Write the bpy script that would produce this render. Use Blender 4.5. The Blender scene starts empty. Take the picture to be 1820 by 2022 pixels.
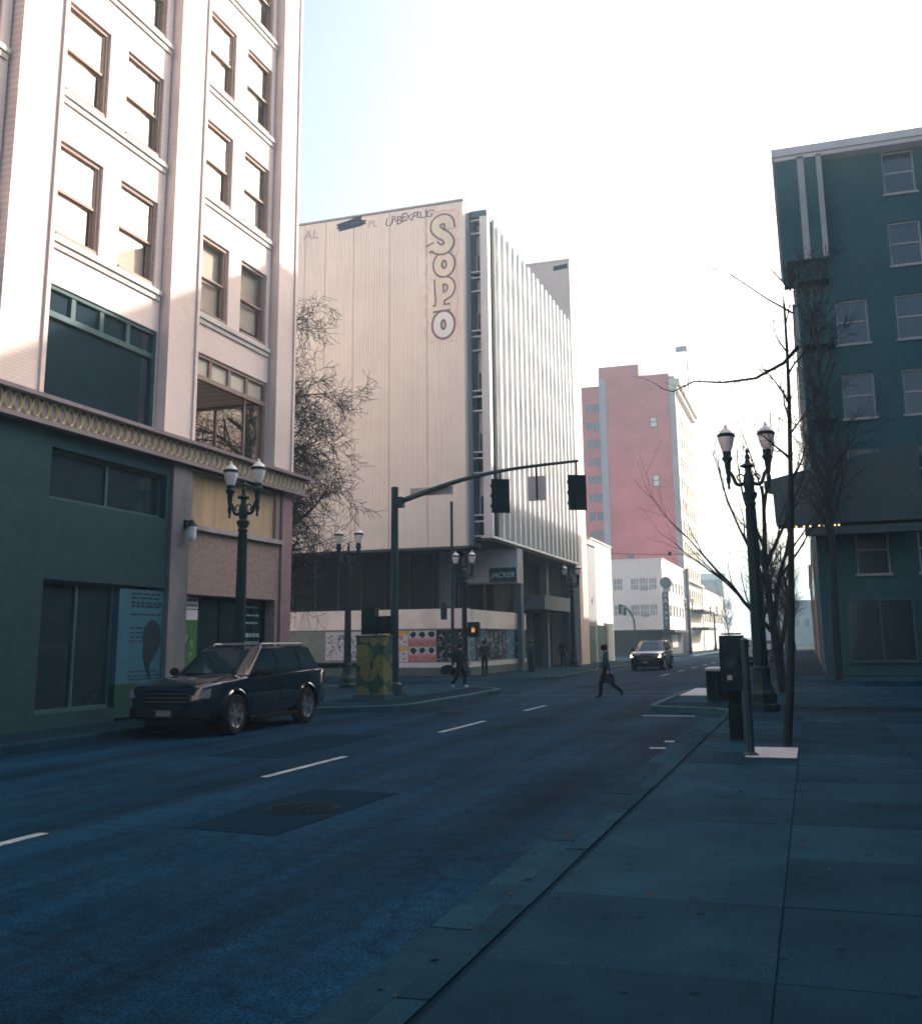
import bpy, bmesh, math, random
from mathutils import Vector, Matrix
R = math.radians
C = bpy.context.scene.collection
SC = bpy.context.scene

# ------------------------------------------------------------------ camera, sky, sun, exposure
cd = bpy.data.cameras.new('camera'); cam = bpy.data.objects.new('camera', cd); C.objects.link(cam)
SC.camera = cam
FPX = 1990.0                                   # focal length for a picture 1820 px wide
ay = Vector((674.0, -376.0, -FPX)).normalized()          # street direction in camera axes
az = Vector((-126.0, 0.0, -FPX)); az.y = -(ay.x*az.x + ay.z*az.z)/ay.y; az.normalize()
ax = ay.cross(az)
cam.matrix_world = Matrix.Translation((0, 0, 1.8)) @ Matrix((ax, ay, az)).to_4x4()
cd.sensor_fit = 'HORIZONTAL'; cd.sensor_width = 36; cd.lens = 36*FPX/1820
cd.shift_x = -16/1820; cd.shift_y = -127/1820
cd.clip_start = 0.1; cd.clip_end = 3000

SUN = Vector((1.0, 1.427, 0.775)).normalized()           # towards the sun: ahead and to the right
sun_el = math.asin(SUN.z); sun_az = math.atan2(SUN.x, SUN.y)
w = bpy.data.worlds.new('World'); SC.world = w; w.use_nodes = True
nt = w.node_tree; nt.nodes.clear()
sky = nt.nodes.new('ShaderNodeTexSky'); sky.sky_type = 'NISHITA'; sky.sun_disc = False
sky.sun_elevation = sun_el; sky.sun_rotation = sun_az
sky.altitude = 50; sky.air_density = 1.0; sky.dust_density = 8.0; sky.ozone_density = 2.0
bg = nt.nodes.new('ShaderNodeBackground'); bg.inputs['Strength'].default_value = 0.12
wo = nt.nodes.new('ShaderNodeOutputWorld')
nt.links.new(sky.outputs[0], bg.inputs[0]); nt.links.new(bg.outputs[0], wo.inputs[0])
sd = bpy.data.lights.new('sun', 'SUN'); sd.energy = 3.5; sd.angle = R(0.5); sd.color = (1.0, 0.88, 0.78)
so = bpy.data.objects.new('sun', sd); C.objects.link(so); so.location = (60, 80, 60)
so.rotation_euler = (-SUN).to_track_quat('-Z', 'Y').to_euler()
vs = SC.view_settings
vs.view_transform = 'Standard'; vs.look = 'None'; vs.gamma = 1; vs.use_curve_mapping = False
vs.exposure = 1.6
SC.render.engine = 'CYCLES'
SC.cycles.use_denoising = True
SC.cycles.max_bounces = 6; SC.cycles.diffuse_bounces = 3; SC.cycles.filter_width = 1.7; SC.cycles.volume_bounces = 1
SC.cycles.transparent_max_bounces = 12

# ------------------------------------------------------------------ materials
MATS = {}
def mat(name, col, rough=0.7, var=0.0, scale=3.0, bump=0.0, bscale=40.0, metal=0.0, spec=None, dirt=None, stretch=None, emit=None):
    if name in MATS: return MATS[name]
    if spec is None: spec = 0.12 if rough >= 0.6 else 0.5
    m = bpy.data.materials.new(name); m.use_nodes = True; n = m.node_tree.nodes; l = m.node_tree.links
    b = n['Principled BSDF']
    b.inputs['Base Color'].default_value = (*col, 1); b.inputs['Roughness'].default_value = rough
    b.inputs['Metallic'].default_value = metal; b.inputs['Specular IOR Level'].default_value = spec
    if var or bump or dirt:
        geo = n.new('ShaderNodeNewGeometry'); mp = n.new('ShaderNodeMapping')
        l.new(geo.outputs['Position'], mp.inputs[0])
        if stretch: mp.inputs['Scale'].default_value = stretch
    last = None
    if var:
        t = n.new('ShaderNodeTexNoise'); t.inputs['Scale'].default_value = scale; t.inputs['Detail'].default_value = 6
        t.inputs['Roughness'].default_value = 0.65
        l.new(mp.outputs[0], t.inputs['Vector'])
        r = n.new('ShaderNodeValToRGB'); r.color_ramp.elements[0].position = 0.3; r.color_ramp.elements[1].position = 0.72
        r.color_ramp.elements[0].color = tuple(c*(1-var) for c in col) + (1,)
        r.color_ramp.elements[1].color = tuple(min(1, c*(1+var)) for c in col) + (1,)
        l.new(t.outputs['Fac'], r.inputs[0]); last = r.outputs[0]
        rr = n.new('ShaderNodeMapRange'); rr.inputs['To Min'].default_value = max(0.02, rough-0.12); rr.inputs['To Max'].default_value = min(1, rough+0.12)
        l.new(t.outputs['Fac'], rr.inputs['Value']); l.new(rr.outputs[0], b.inputs['Roughness'])
    if dirt:
        t2 = n.new('ShaderNodeTexNoise'); t2.inputs['Scale'].default_value = dirt[1]; t2.inputs['Detail'].default_value = 8
        m2 = n.new('ShaderNodeMapping'); m2.inputs['Scale'].default_value = dirt[3] if len(dirt) > 3 else (1, 1, .25)
        l.new(geo.outputs['Position'], m2.inputs[0]); l.new(m2.outputs[0], t2.inputs['Vector'])
        r2 = n.new('ShaderNodeValToRGB'); r2.color_ramp.elements[0].position = 0.5; r2.color_ramp.elements[1].position = 0.75
        mx = n.new('ShaderNodeMix'); mx.data_type = 'RGBA'
        mul = n.new('ShaderNodeMath'); mul.operation = 'MULTIPLY'; mul.inputs[1].default_value = dirt[2]
        l.new(t2.outputs['Fac'], r2.inputs[0]); l.new(r2.outputs[0], mul.inputs[0]); l.new(mul.outputs[0], mx.inputs['Factor'])
        if last: l.new(last, mx.inputs['A'])
        else: mx.inputs['A'].default_value = (*col, 1)
        mx.inputs['B'].default_value = (*dirt[0], 1); last = mx.outputs['Result']
    if last: l.new(last, b.inputs['Base Color'])
    if bump:
        t3 = n.new('ShaderNodeTexNoise'); t3.inputs['Scale'].default_value = bscale; t3.inputs['Detail'].default_value = 5
        l.new(mp.outputs[0], t3.inputs['Vector'])
        bp = n.new('ShaderNodeBump'); bp.inputs['Strength'].default_value = bump; bp.inputs['Distance'].default_value = 0.02
        l.new(t3.outputs['Fac'], bp.inputs['Height']); l.new(bp.outputs[0], b.inputs['Normal'])
    if emit:
        b.inputs['Emission Color'].default_value = (*emit[0], 1); b.inputs['Emission Strength'].default_value = emit[1]; m.cycles.emission_sampling = 'NONE'
    MATS[name] = m; return m

def brickmat(name, c1, c2, mortar, bw=0.22, bh=0.075, axis='Y', bump=0.4):
    if name in MATS: return MATS[name]
    m = bpy.data.materials.new(name); m.use_nodes = True; n = m.node_tree.nodes; l = m.node_tree.links
    b = n['Principled BSDF']; b.inputs['Roughness'].default_value = 0.85; b.inputs['Specular IOR Level'].default_value = 0.1
    geo = n.new('ShaderNodeNewGeometry'); sp = n.new('ShaderNodeSeparateXYZ'); cb = n.new('ShaderNodeCombineXYZ')
    l.new(geo.outputs['Position'], sp.inputs[0]); l.new(sp.outputs[axis], cb.inputs['X']); l.new(sp.outputs['Z'], cb.inputs['Y'])
    t = n.new('ShaderNodeTexBrick'); t.inputs['Scale'].default_value = 1; t.inputs['Brick Width'].default_value = bw
    t.inputs['Row Height'].default_value = bh; t.inputs['Mortar Size'].default_value = 0.009
    t.inputs['Color1'].default_value = (*c1, 1); t.inputs['Color2'].default_value = (*c2, 1); t.inputs['Mortar'].default_value = (*mortar, 1)
    l.new(cb.outputs[0], t.inputs['Vector'])
    ns = n.new('ShaderNodeTexNoise'); ns.inputs['Scale'].default_value = 0.35; ns.inputs['Detail'].default_value = 7
    l.new(geo.outputs['Position'], ns.inputs['Vector'])
    mr = n.new('ShaderNodeMapRange'); mr.inputs['To Min'].default_value = 0.7; mr.inputs['To Max'].default_value = 1.25
    l.new(ns.outputs['Fac'], mr.inputs['Value'])
    mx = n.new('ShaderNodeMix'); mx.data_type = 'RGBA'; mx.blend_type = 'MULTIPLY'; mx.inputs['Factor'].default_value = 1
    l.new(t.outputs['Color'], mx.inputs['A']); l.new(mr.outputs[0], mx.inputs['B']); l.new(mx.outputs['Result'], b.inputs['Base Color'])
    bp = n.new('ShaderNodeBump'); bp.inputs['Strength'].default_value = bump; bp.inputs['Distance'].default_value = 0.01
    l.new(t.outputs['Fac'], bp.inputs['Height']); bp.invert = True; l.new(bp.outputs[0], b.inputs['Normal'])
    MATS[name] = m; return m

def glassmat(name, tint=(0.92, 0.90, 0.88), rough=0.02):
    if name in MATS: return MATS[name]
    m = bpy.data.materials.new(name); m.use_nodes = True; n = m.node_tree.nodes; l = m.node_tree.links
    n.remove(n['Principled BSDF']); out = n['Material Output']
    tr = n.new('ShaderNodeBsdfTransparent'); tr.inputs[0].default_value = (*tint, 1)
    gl = n.new('ShaderNodeBsdfGlossy'); gl.inputs['Roughness'].default_value = rough
    lw = n.new('ShaderNodeLayerWeight'); lw.inputs[0].default_value = .5
    pw = n.new('ShaderNodeMath'); pw.operation = 'POWER'; pw.inputs[1].default_value = 5; l.new(lw.outputs['Facing'], pw.inputs[0])
    fr = n.new('ShaderNodeMath'); fr.operation = 'MULTIPLY_ADD'; fr.inputs[1].default_value = .9; fr.inputs[2].default_value = .04; l.new(pw.outputs[0], fr.inputs[0])
    mx = n.new('ShaderNodeMixShader'); l.new(fr.outputs[0], mx.inputs[0]); l.new(tr.outputs[0], mx.inputs[1]); l.new(gl.outputs[0], mx.inputs[2])
    l.new(mx.outputs[0], out.inputs[0]); MATS[name] = m; return m

# ------------------------------------------------------------------ mesh helpers
class MB:
    def __init__(s): s.v = []; s.f = []; s.m = []
    def add(s, vs, fs, mi=0):
        k = len(s.v); s.v += [tuple(p) for p in vs]; s.f += [tuple(k+i for i in f) for f in fs]; s.m += [mi]*len(fs); return s
    def box(s, x0, x1, y0, y1, z0, z1, mi=0):
        if x0 > x1: x0, x1 = x1, x0
        if y0 > y1: y0, y1 = y1, y0
        return s.add([(x0,y0,z0),(x1,y0,z0),(x1,y1,z0),(x0,y1,z0),(x0,y0,z1),(x1,y0,z1),(x1,y1,z1),(x0,y1,z1)],
                     [(3,2,1,0),(4,5,6,7),(0,1,5,4),(1,2,6,5),(2,3,7,6),(3,0,4,7)], mi)
    def prism(s, poly, z0, z1, mi=0, mside=None):
        n = len(poly); vs = [(x,y,z0) for x,y in poly]+[(x,y,z1) for x,y in poly]
        s.add(vs, [tuple(range(n-1,-1,-1)), tuple(range(n,2*n))], mi)
        return s.add(vs, [(i,(i+1)%n,n+(i+1)%n,n+i) for i in range(n)], mi if mside is None else mside)
    def extr(s, poly, fn0, fn1, mi=0):      # polygon through two mappings (a,b)->xyz
        n = len(poly); vs = [fn0(*p) for p in poly]+[fn1(*p) for p in poly]
        return s.add(vs, [tuple(range(n-1,-1,-1)), tuple(range(n,2*n))]+[(i,(i+1)%n,n+(i+1)%n,n+i) for i in range(n)], mi)
    def lathe(s, prof, c=(0,0,0), seg=12, mi=0, cap=True, axis='Z'):
        vs = []; fs = []
        for r, z in prof:
            for k in range(seg):
                a = 2*math.pi*k/seg; p = (r*math.cos(a), r*math.sin(a), z)
                if axis == 'Y': p = (p[0], p[2], p[1])
                if axis == 'X': p = (p[2], p[0], p[1])
                vs.append((c[0]+p[0], c[1]+p[1], c[2]+p[2]))
        flip = axis == 'Y'
        for i in range(len(prof)-1):
            for k in range(seg):
                a, b_ = i*seg+k, i*seg+(k+1)%seg
                q = (a, b_, b_+seg, a+seg); fs.append(q[::-1] if flip else q)
        if cap:
            q = tuple(range(seg-1,-1,-1)); fs.append(q[::-1] if flip else q)
            k = (len(prof)-1)*seg; q = tuple(range(k, k+seg)); fs.append(q[::-1] if flip else q)
        return s.add(vs, fs, mi)
    def tube(s, pts, rad, seg=8, mi=0, cap=True, closed=False):
        pts = [Vector(p) for p in pts]; n = len(pts)
        if not isinstance(rad, (list, tuple)): rad = [rad]*n
        vs = []; fs = []; up = None
        for i, p in enumerate(pts):
            if closed: d = pts[(i+1)%n]-pts[i-1]
            else: d = pts[min(i+1,n-1)]-pts[max(i-1,0)]
            d = d.normalized() if d.length > 1e-9 else Vector((0,0,1))
            if up is None: up = Vector((0,0,1)) if abs(d.z) < .9 else Vector((1,0,0))
            a = d.cross(up); a = a.normalized() if a.length > 1e-6 else d.orthogonal().normalized()
            b_ = a.cross(d); up = b_
            for k in range(seg):
                t = 2*math.pi*k/seg; vs.append(p+a*(rad[i]*math.cos(t))+b_*(rad[i]*math.sin(t)))
        m = n if closed else n-1
        for i in range(m):
            for k in range(seg):
                j = (i+1)%n; fs.append((i*seg+k, j*seg+k, j*seg+(k+1)%seg, i*seg+(k+1)%seg))
        if cap and not closed:
            fs.append(tuple(range(seg))); fs.append(tuple(range((n-1)*seg+seg-1, (n-1)*seg-1, -1)))
        return s.add(vs, fs, mi)
    def sphere(s, c, r, seg=10, rings=6, mi=0, sc=(1,1,1)):
        prof = []
        for i in range(rings+1):
            a = math.pi*i/rings-math.pi/2; prof.append((max(1e-4, math.cos(a)), math.sin(a)))
        k = len(s.v); s.lathe(prof, (0,0,0), seg, mi)
        for i in range(k, len(s.v)):
            p = s.v[i]; s.v[i] = (c[0]+p[0]*r*sc[0], c[1]+p[1]*r*sc[1], c[2]+p[2]*r*sc[2])
        return s
    def mesh(s, name, mats, off=(0,0,0), smooth=None):
        me = bpy.data.meshes.new(name)
        me.from_pydata([(p[0]-off[0], p[1]-off[1], p[2]-off[2]) for p in s.v], [], s.f)
        if not isinstance(mats, (list, tuple)): mats = [mats]
        for m in mats: me.materials.append(m)
        me.polygons.foreach_set('material_index', s.m)
        bm = bmesh.new(); bm.from_mesh(me); bmesh.ops.recalc_face_normals(bm, faces=bm.faces); bm.to_mesh(me); bm.free()
        if smooth is not None:
            me.polygons.foreach_set('use_smooth', [True]*len(me.polygons))
            try: me.set_sharp_from_angle(angle=R(smooth))
            except Exception: pass
        me.update(); return me

def wl(o):                                  # world translation of an unrotated chain
    p = Vector((0,0,0))
    while o: p += o.location; o = o.parent
    return p
def link(name, me, parent=None, loc=(0,0,0), rot=None):
    o = bpy.data.objects.new(name, me); C.objects.link(o); o.location = loc
    if rot: o.rotation_euler = rot
    if parent: o.parent = parent
    return o
def tag(o, label, cat, group=None, kind=None):
    if label: o['label'] = label
    if cat: o['category'] = cat
    if group: o['group'] = group
    if kind: o['kind'] = kind
    return o
def thing(name, label, cat, loc=(0,0,0), rotz=0, group=None):
    o = bpy.data.objects.new(name, None); C.objects.link(o); o.location = loc; o.rotation_euler = (0,0,rotz)
    o.empty_display_size = 0.3
    return tag(o, label, cat, group)
def part(name, mb, mats, parent, smooth=None):      # mb in world coordinates, parent chain unrotated
    return link(name, mb.mesh(name, mats, wl(parent), smooth), parent)
def lpart(name, mb, mats, parent, smooth=None, loc=(0,0,0)):   # mb in the parent's local coordinates
    return link(name, mb.mesh(name, mats, (0,0,0), smooth), parent, loc)
def inst(name, me, parent, pos, rot=None):          # shared mesh, pos in world
    p = Vector(pos)-wl(parent); return link(name, me, parent, p, rot)
def struct(name, mb, mats, smooth=None):
    o = link(name, mb.mesh(name, mats, (0,0,0), smooth)); o['kind'] = 'structure'; return o
def copytree(o, parent=None):
    c = o.copy(); C.objects.link(c); c.parent = parent
    for ch in list(o.children): copytree(ch, c)
    return c
def grid_wall(mb, axis, a0, a1, b0, b1, z0, z1, openings, mi=0):
    """solid wall with rectangular openings; axis 'X': plane normal along X, thickness a0..a1, runs b in Y."""
    bs = sorted(set([b0, b1]+[v for o in openings for v in o[:2] if b0 < v < b1]))
    zs = sorted(set([z0, z1]+[v for o in openings for v in o[2:4] if z0 < v < z1]))
    for i in range(len(zs)-1):
        run = None
        for j in range(len(bs)-1):
            cb, cz = (bs[j]+bs[j+1])/2, (zs[i]+zs[i+1])/2
            solid = not any(o[0] < cb < o[1] and o[2] < cz < o[3] for o in openings)
            if solid:
                run = [bs[j], bs[j+1]] if run is None else [run[0], bs[j+1]]
            if run and (not solid or j == len(bs)-2):
                if axis == 'X': mb.box(a0, a1, run[0], run[1], zs[i], zs[i+1], mi)
                else: mb.box(run[0], run[1], a0, a1, zs[i], zs[i+1], mi)
                run = None
    return mb
def textmesh(txt, size, mats, shear=0.0, extrude=0.004, bold=0.0):
    cu = bpy.data.curves.new('lettering', 'FONT'); cu.body = txt; cu.size = size; cu.shear = shear; cu.extrude = extrude
    cu.offset = bold; cu.align_x = 'CENTER'; cu.align_y = 'CENTER'
    o = bpy.data.objects.new('lettering', cu); C.objects.link(o)
    dg = bpy.context.evaluated_depsgraph_get(); me = bpy.data.meshes.new_from_object(o.evaluated_get(dg))
    bpy.data.objects.remove(o); me.materials.clear()
    for m in (mats if isinstance(mats, (list, tuple)) else [mats]): me.materials.append(m)
    return me
ROT_FACE_Y = (R(90), 0, 0)                  # text reading from -Y
ROT_FACE_X = (R(90), 0, R(90))              # text reading from +X

# palette
def asphaltmat():
    m = bpy.data.materials.new('asphalt'); m.use_nodes = True; n = m.node_tree.nodes; l = m.node_tree.links; b = n['Principled BSDF']
    b.inputs['Specular IOR Level'].default_value = .02
    geo = n.new('ShaderNodeNewGeometry')
    def noise(sc, det, stretch=None, rough=.6):
        t = n.new('ShaderNodeTexNoise'); t.inputs['Scale'].default_value = sc; t.inputs['Detail'].default_value = det; t.inputs['Roughness'].default_value = rough
        mp = n.new('ShaderNodeMapping'); mp.inputs['Scale'].default_value = stretch or (1, 1, 1); l.new(geo.outputs['Position'], mp.inputs[0]); l.new(mp.outputs[0], t.inputs['Vector']); return t.outputs['Fac']
    def ramp(src, p0, p1, c0, c1):
        r_ = n.new('ShaderNodeValToRGB'); e = r_.color_ramp.elements; e[0].position = p0; e[1].position = p1; e[0].color = (*c0, 1); e[1].color = (*c1, 1); l.new(src, r_.inputs[0]); return r_.outputs[0]
    def mix(fac, a, bb, mode='MIX'):
        x = n.new('ShaderNodeMix'); x.data_type = 'RGBA'; x.blend_type = mode
        if isinstance(fac, float): x.inputs['Factor'].default_value = fac
        else: l.new(fac, x.inputs['Factor'])
        l.new(a, x.inputs['A']); l.new(bb, x.inputs['B']); return x.outputs['Result']
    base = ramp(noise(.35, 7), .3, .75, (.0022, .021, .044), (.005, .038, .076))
    grit = ramp(noise(48, 4, None, .8), .38, .72, (.22, .22, .22), (2.8, 2.8, 2.8))
    c = mix(1.0, base, grit, 'MULTIPLY')
    wear = ramp(noise(.9, 5, (1, .06, 1)), .35, .7, (.5, .5, .5), (1.45, 1.45, 1.45)); c = mix(1.0, c, wear, 'MULTIPLY')
    mid = ramp(noise(7, 6, None, .7), .33, .7, (.65, .65, .65), (1.35, 1.35, 1.35)); c = mix(1.0, c, mid, 'MULTIPLY')
    # cracks and tar seams
    vo = n.new('ShaderNodeTexVoronoi'); vo.feature = 'DISTANCE_TO_EDGE'; vo.inputs['Scale'].default_value = .28
    ns = n.new('ShaderNodeTexNoise'); ns.inputs['Scale'].default_value = 1.2; ns.inputs['Detail'].default_value = 6
    l.new(geo.outputs['Position'], ns.inputs['Vector'])
    va = n.new('ShaderNodeVectorMath'); va.operation = 'MULTIPLY_ADD'; va.inputs[1].default_value = (1.1, 1.1, 0); l.new(ns.outputs['Color'], va.inputs[0]); l.new(geo.outputs['Position'], va.inputs[2]); l.new(va.outputs[0], vo.inputs['Vector'])
    crack = ramp(vo.outputs['Distance'], .002, .008, (.68, .68, .68), (1, 1, 1)); c = mix(1.0, c, crack, 'MULTIPLY')
    # oil spots
    oil = ramp(noise(1.6, 4, (1, .5, 1)), .68, .8, (1, 1, 1), (.45, .45, .45)); c = mix(1.0, c, oil, 'MULTIPLY')
    l.new(c, b.inputs['Base Color'])
    rr = n.new('ShaderNodeMapRange'); rr.inputs['To Min'].default_value = .6; rr.inputs['To Max'].default_value = .95; l.new(noise(.8, 5), rr.inputs['Value']); l.new(rr.outputs[0], b.inputs['Roughness'])
    bp = n.new('ShaderNodeBump'); bp.inputs['Strength'].default_value = .6; bp.inputs['Distance'].default_value = .012; l.new(noise(95, 4), bp.inputs['Height']); l.new(bp.outputs[0], b.inputs['Normal'])
    return m
ASPHALT = asphaltmat()
def slabmat():
    m = bpy.data.materials.new('sidewalk_concrete'); m.use_nodes = True; n = m.node_tree.nodes; l = m.node_tree.links; b = n['Principled BSDF']
    b.inputs['Specular IOR Level'].default_value = .02; b.inputs['Roughness'].default_value = .85
    geo = n.new('ShaderNodeNewGeometry'); oi = n.new('ShaderNodeObjectInfo')
    def noise(sc, det, rough=.6):
        t = n.new('ShaderNodeTexNoise'); t.inputs['Scale'].default_value = sc; t.inputs['Detail'].default_value = det; t.inputs['Roughness'].default_value = rough; l.new(geo.outputs['Position'], t.inputs['Vector']); return t.outputs['Fac']
    def ramp(src, p0, p1, c0, c1):
        r_ = n.new('ShaderNodeValToRGB'); e = r_.color_ramp.elements; e[0].position = p0; e[1].position = p1; e[0].color = (*c0, 1); e[1].color = (*c1, 1); l.new(src, r_.inputs[0]); return r_.outputs[0]
    def mul(a, bb):
        x = n.new('ShaderNodeMix'); x.data_type = 'RGBA'; x.blend_type = 'MULTIPLY'; x.inputs['Factor'].default_value = 1; l.new(a, x.inputs['A']); l.new(bb, x.inputs['B']); return x.outputs['Result']
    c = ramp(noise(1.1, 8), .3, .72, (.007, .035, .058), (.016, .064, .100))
    c = mul(c, ramp(oi.outputs['Random'], 0, 1, (.72, .74, .76), (1.22, 1.2, 1.18)))
    c = mul(c, ramp(noise(60, 4, .8), .36, .74, (.6, .6, .6), (1.5, 1.5, 1.5)))
    vo = n.new('ShaderNodeTexVoronoi'); vo.inputs['Scale'].default_value = 3.2; l.new(geo.outputs['Position'], vo.inputs['Vector'])
    c = mul(c, ramp(vo.outputs['Distance'], .07, .1, (.45, .45, .45), (1, 1, 1)))
    c = mul(c, ramp(noise(2.6, 5), .62, .78, (1, 1, 1), (.55, .55, .55)))
    l.new(c, b.inputs['Base Color'])
    bp = n.new('ShaderNodeBump'); bp.inputs['Strength'].default_value = .5; bp.inputs['Distance'].default_value = .008; l.new(noise(80, 4), bp.inputs['Height']); l.new(bp.outputs[0], b.inputs['Normal'])
    return m
CONC = slabmat()
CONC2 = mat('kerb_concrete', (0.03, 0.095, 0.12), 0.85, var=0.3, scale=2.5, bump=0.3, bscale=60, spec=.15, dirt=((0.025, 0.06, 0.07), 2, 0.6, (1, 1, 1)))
SUNPATCH = mat('sun_patch_pale', (0.5, 0.5, 0.48), 0.75, var=0.12, scale=3)  # pale colour stands in for sunlight on the pavement
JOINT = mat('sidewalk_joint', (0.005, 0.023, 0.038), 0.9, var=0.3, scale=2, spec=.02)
PAINT = mat('road_paint', (0.30, 0.36, 0.38), 0.7, var=0.25, scale=6, dirt=((0.05, 0.07, 0.08), 7, 0.85, (1, 1, 1)))
CASTIRON = mat('lamp_iron_paint', (0.005, 0.027, 0.034), 0.5, spec=.22, var=0.3, scale=9, bump=0.1, bscale=60)
STEELP = mat('signal_pole_paint', (0.012, 0.045, 0.058), 0.5, spec=.22, var=0.25, scale=4, dirt=((0.03, 0.06, 0.07), 6, 0.5))
BLACKM = mat('black_metal', (0.004, 0.014, 0.018), 0.65, var=0.2, scale=8)
GALV = mat('galvanised_steel', (0.30, 0.33, 0.36), 0.5, var=0.15, scale=12, metal=0.4)
GLASS = glassmat('window_glass'); LAMPGLASS = mat('lamp_opal_glass', (0.72, 0.68, 0.66), 0.35, var=0.06, scale=8)
DARKGLASS = mat('dark_window_glass', (0.012, 0.028, 0.040), 0.06, spec=0.8)
BLIND = mat('white_blind', (0.76, 0.68, 0.61), 0.8, var=0.08, scale=2)

# ------------------------------------------------------------------ ground, roads, pavements
def arc(cx, cy, r, a0, a1, n=8):
    return [(cx+r*math.cos(R(a0+(a1-a0)*i/n)), cy+r*math.sin(R(a0+(a1-a0)*i/n))) for i in range(n+1)]
GROUNDM = mat('far_ground', (0.03, 0.045, 0.05), 0.9, var=0.3, scale=0.05)
struct('ground', MB().box(-1500, 1500, -1500, 1500, -0.5, -0.03), GROUNDM)
main = struct('main_road', MB().box(-13.5, -1.0, -40, 700, -0.2, 0.0), ASPHALT)
struct('cross_street', MB().box(-160, 160, 37.0, 46.8, -0.2, -0.004), ASPHALT)
struct('far_cross_street', MB().box(-160, 160, 89, 112, -0.2, -0.004), ASPHALT)

rng0 = random.Random(77)
km_ = MB(); km_.extr([(-.012, -.1), (-.012, .125), (.012, .152), (.18, .156), (.18, -.1)], lambda a, b: (a, -.893, b), lambda a, b: (a, .893, b)); KERBS = km_.mesh('kerb_stone', CONC)
def pavement(name, poly, kerbline, stones=None):
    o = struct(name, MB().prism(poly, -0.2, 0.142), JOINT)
    if stones:
        x, ya, yb, sgn = stones; y = ya
        while y+1.8 <= yb+1e-6:
            link('kerb_stone', KERBS, o, (x, y+.9, rng0.uniform(-.004, .003)), (0, 0, R(rng0.uniform(-.15, .15))+(0 if sgn > 0 else math.pi))); y += 1.8
    mb = MB(); n = len(kerbline); inner = []
    for i in range(n):
        a = Vector(kerbline[max(i-1,0)]); b = Vector(kerbline[min(i+1,n-1)]); d = (b-a).normalized()
        inner.append(Vector(kerbline[i])+Vector((-d.y, d.x))*0.17)
    vs = []
    for p, q in zip(kerbline, inner):
        vs += [(p[0]+(p[0]-q.x)*.03, p[1]+(p[1]-q.y)*.03, -0.1), (p[0]+(p[0]-q.x)*.03, p[1]+(p[1]-q.y)*.03, 0.135), (p[0]-(p[0]-q.x)*.1, p[1]-(p[1]-q.y)*.1, 0.153), (q.x, q.y, 0.153), (q.x, q.y, 0.12)]
    fs = [(5*i+k, 5*i+5+k, 5*i+6+k, 5*i+1+k) for i in range(n-1) for k in range(4)]
    mb.add(vs, fs); part('kerb', mb, CONC2, o)
    return o
def inside(poly, x, y):
    c = False; j = len(poly)-1
    for i in range(len(poly)):
        (xi, yi), (xj, yj) = poly[i], poly[j]
        if (yi > y) != (yj > y) and x < (xj-xi)*(y-yi)/(yj-yi)+xi: c = not c
        j = i
    return c
rng = random.Random(5)
SLAB = [MB().box(-.744, .744, -.744, .744, -.03, 0).mesh('paving_slab', CONC) for _ in range(1)][0]
def slabs(o, poly, x0, x1, y0, y1, st=1.5):
    y = y0
    while y+st <= y1+1e-6:
        x = x0
        while x+st <= x1+1e-6:
            m = 0.24
            if all(inside(poly, x+a, y+b) for a in (-m+.06, st+m-.06) for b in (-m+.06, st+m-.06)):
                link('paving_slab', SLAB, o, (x+st/2, y+st/2, .150+rng.uniform(-.003, .002)), (R(rng.uniform(-.12, .12)), R(rng.uniform(-.12, .12)), 0))
            x += st
        y += st

k_lb = [(-13.3, -40), (-13.3, 23.4), (-13.15, 23.9), (-12.6, 24.6), (-11.5, 25.4), (-10.8, 25.9), (-10.52, 26.6), (-10.5, 32.0)] + arc(-13.2, 34.6, 2.7, -15, 90, 10) + [(-120, 37.3)]
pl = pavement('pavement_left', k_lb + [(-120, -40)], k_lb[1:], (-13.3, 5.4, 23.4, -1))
slabs(pl, k_lb + [(-120, -40)], -14.95, -10.4, 11.0, 37.2)
k_big = [(-120, 46.3), (-14.2, 46.3)] + arc(-14.2, 48.9, 2.6, -90, 0, 9) + [(-11.7, 52), (-12.0, 62), (-12.2, 86)] + arc(-14.7, 87, 2.5, 0, 90, 8) + [(-120, 89.6)]
pb = pavement('pavement_across', k_big, k_big)
slabs(pb, k_big, -15.2, -11.6, 46.55, 72)
k_far = [(-120, 111), (-14.4, 111)] + arc(-14.4, 113.2, 2.2, -90, 0, 6) + [(-12.2, 600)]
pavement('pavement_far', k_far + [(-120, 600)], k_far)
k_rt = [(60, 37.3), (-1.6, 37.3)] + arc(-1.6, 34.8, 2.5, 90, 180, 9) + [(-4.1, 27.3), (-4.0, 26.75), (-3.6, 26.4), (-2.3, 25.85), (-2.02, 25.4), (-2.0, 24.6), (-2.0, -40)]
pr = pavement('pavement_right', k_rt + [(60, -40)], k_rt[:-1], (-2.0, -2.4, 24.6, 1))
slabs(pr, k_rt + [(60, -40)], -1.78, 4.4, 1.0, 25.0)
slabs(pr, k_rt + [(60, -40)], -3.78, 4.4, 26.6, 37.2)
lpart('sun_patch_slab', MB().box(-3.86, -2.9, 31.6, 36.2, .1, .1595), SUNPATCH, pr)  # sunlit patch on the corner, put in as a pale slab
k_r2 = [(60, 96), (-1.6, 96)] + arc(-1.6, 94.2, 1.8, 90, 180, 6) + [(-3.4, 48.4)] + arc(-1.5, 48.2, 1.9, 180, 270, 6) + [(60, 46.3)]
pr2 = pavement('pavement_right_across', k_r2, k_r2)
k_r3 = [(-3.4, 600), (-3.4, 113)] + arc(-1.6, 112.8, 1.8, 180, 270, 6) + [(60, 111)]
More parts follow.
